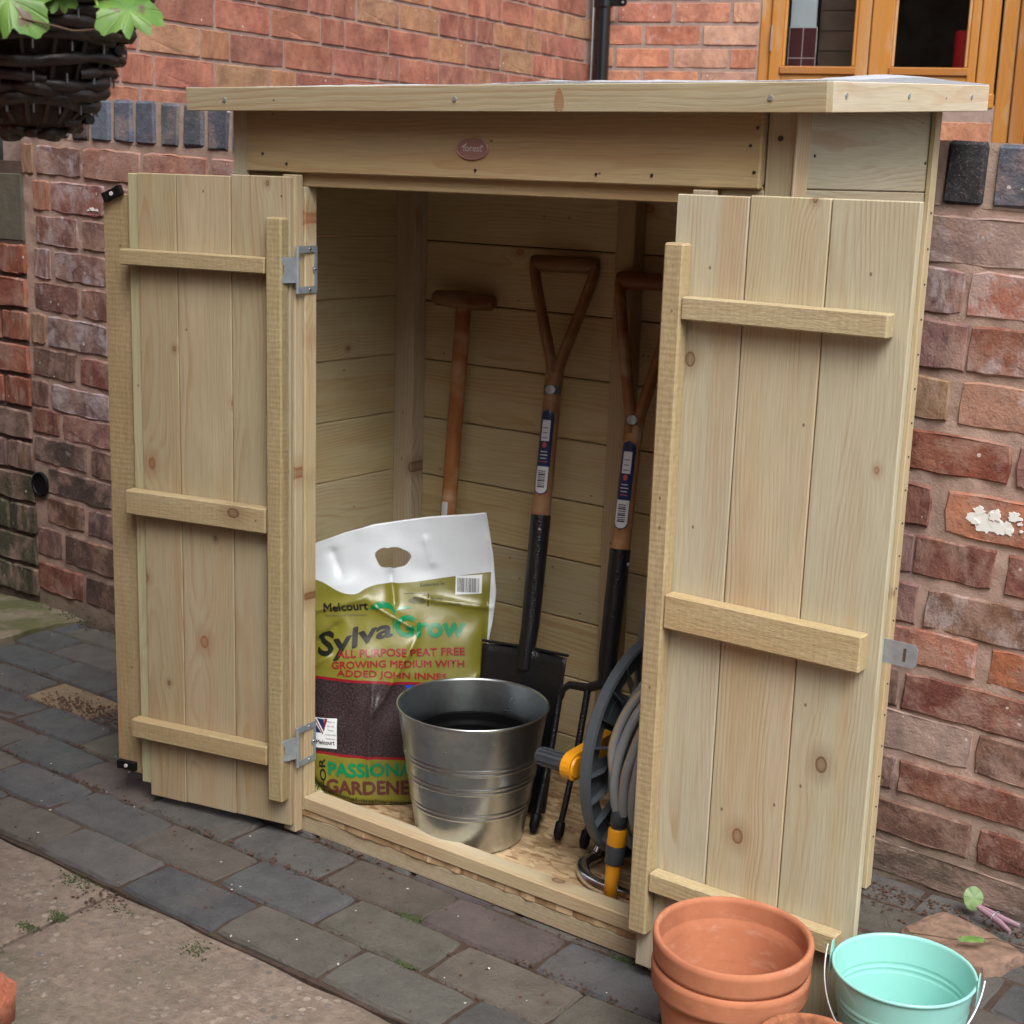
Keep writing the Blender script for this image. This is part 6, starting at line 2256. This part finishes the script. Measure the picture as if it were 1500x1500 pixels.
# ------------------------------------------------------------------ corner of a brick pier near the camera, bottom left
np_ = thing('low_brick_pier', 'corner of an orange red brick pier at the bottom left edge near the camera', 'pier')
np_.location = (0.690, -0.950, -0.010)
def full_brick(seed):
    r = random.Random(seed)
    bm = bmesh.new()
    bmesh.ops.create_cube(bm, size=1.0)
    bmesh.ops.scale(bm, vec=(0.102, 0.215, 0.072), verts=bm.verts)
    bmesh.ops.bevel(bm, geom=[e for e in bm.edges], offset=0.014, segments=3, affect='EDGES')
    for v_ in bm.verts:
        v_.co += Vector(noise.noise_vector(v_.co * 22 + Vector((seed, 0, 0)))) * 0.004
    me = bpy.data.meshes.new('brick')
    bm.to_mesh(me)
    bm.free()
    me.materials.append(BRICK)
    for p in me.polygons:
        p.use_smooth = True
    return me
FB = [full_brick(i) for i in range(3)]
mb = MB()
mb.box((-0.21, -0.215, 0.0), (-0.018, -0.015, 0.335))
link('mortar', mb.mesh('mortar', CAPMORTAR), np_)
for k in range(4):
    for q in range(2):
        o = link('brick', FB[(k + q) % 3], np_, color=jc((0.50, 0.16, 0.085) if k == 3 else (0.30, 0.13, 0.08), 0.05, 0.1, rnd))
        o.location = (-0.054 - 0.112 * q + (0.004 if k == 2 else 0), -0.11, 0.043 + 0.0865 * k)

# ------------------------------------------------------------------ unseen house corner implied by basket and low pier, added to shade the left
hcw = thing('unseen_house_wall', 'unseen corner of the brick house on the left, added to darken that side', 'house', (0.50, -1.06, -0.03))
mb = MB()
mb.box((-3.2, -2.6, 0.0), (-0.0045, -0.0045, 3.3))
link('mortar', mb.mesh('mortar', HMORTAR), hcw)
mb = MB()
q_ = random.Random(77)
z = 0.01
k = 0
while z < 3.2:
    for ax_, ln in ((0, 3.15), (1, 2.55)):
        x = 0.0 if (k + ax_) % 2 else 0.11
        if x:
            segs = [(0.0, 0.10)]
        else:
            segs = []
        while x < ln:
            segs.append((x + 0.005, min(x + 0.235, ln)))
            x += 0.24
        for a, b in segs:
            e = q_.uniform(-0.001, 0.001)
            if ax_ == 0:
                mb.box((-b, -0.03, z), (-a, 0.0 + e, z + 0.074))
            else:
                mb.box((-0.03, -b, z), (0.0 + e, -a - 0.031 * (a == 0), z + 0.074))
    z += 0.0865
    k += 1
o = link('brickwork', mb.mesh('brickwork', BRICK), hcw, color=(0.44, 0.16, 0.10, 0.2))
o['kind'] = 'stuff'

opp = thing('opposite_house', 'brick house across the yard behind the camera, facing the shed', 'house', (-5.0, -5.6, -0.05), rot=(0, 0, PI))
opp.location = (9.0, -5.6, -0.05)
mb = MB()
mb.box((0, 0, 0), (15.0, 0.3, 4.3))
link('mortar', mb.mesh('mortar', HMORTAR), opp)
mb = MB()
z = 0.01
k = 0
while z < 4.2:
    x = -0.12 if k % 2 else 0.0
    while x < 15.0:
        mb.box((max(x, 0), -0.006, z), (min(x + 0.225, 15.0), 0.02, z + 0.074))
        x += 0.236
    z += 0.0865
    k += 1
o = link('brickwork', mb.mesh('brickwork', BRICK), opp, color=(0.40, 0.16, 0.11, 0.2))
o['kind'] = 'stuff'
mb = MB()
v = [(-0.3, -0.35, 4.2), (15.3, -0.35, 4.2), (15.3, 3.5, 6.2), (-0.3, 3.5, 6.2)]
mb.add(v + [(a, b, c + 0.12) for a, b, c in v], [(3, 2, 1, 0), (4, 5, 6, 7), (0, 1, 5, 4), (1, 2, 6, 5), (2, 3, 7, 6), (3, 0, 4, 7)])
link('roof', mb.mesh('roof', simple('slate', (0.09, 0.09, 0.10), 0.7, var=0.3, vs=4)), opp)
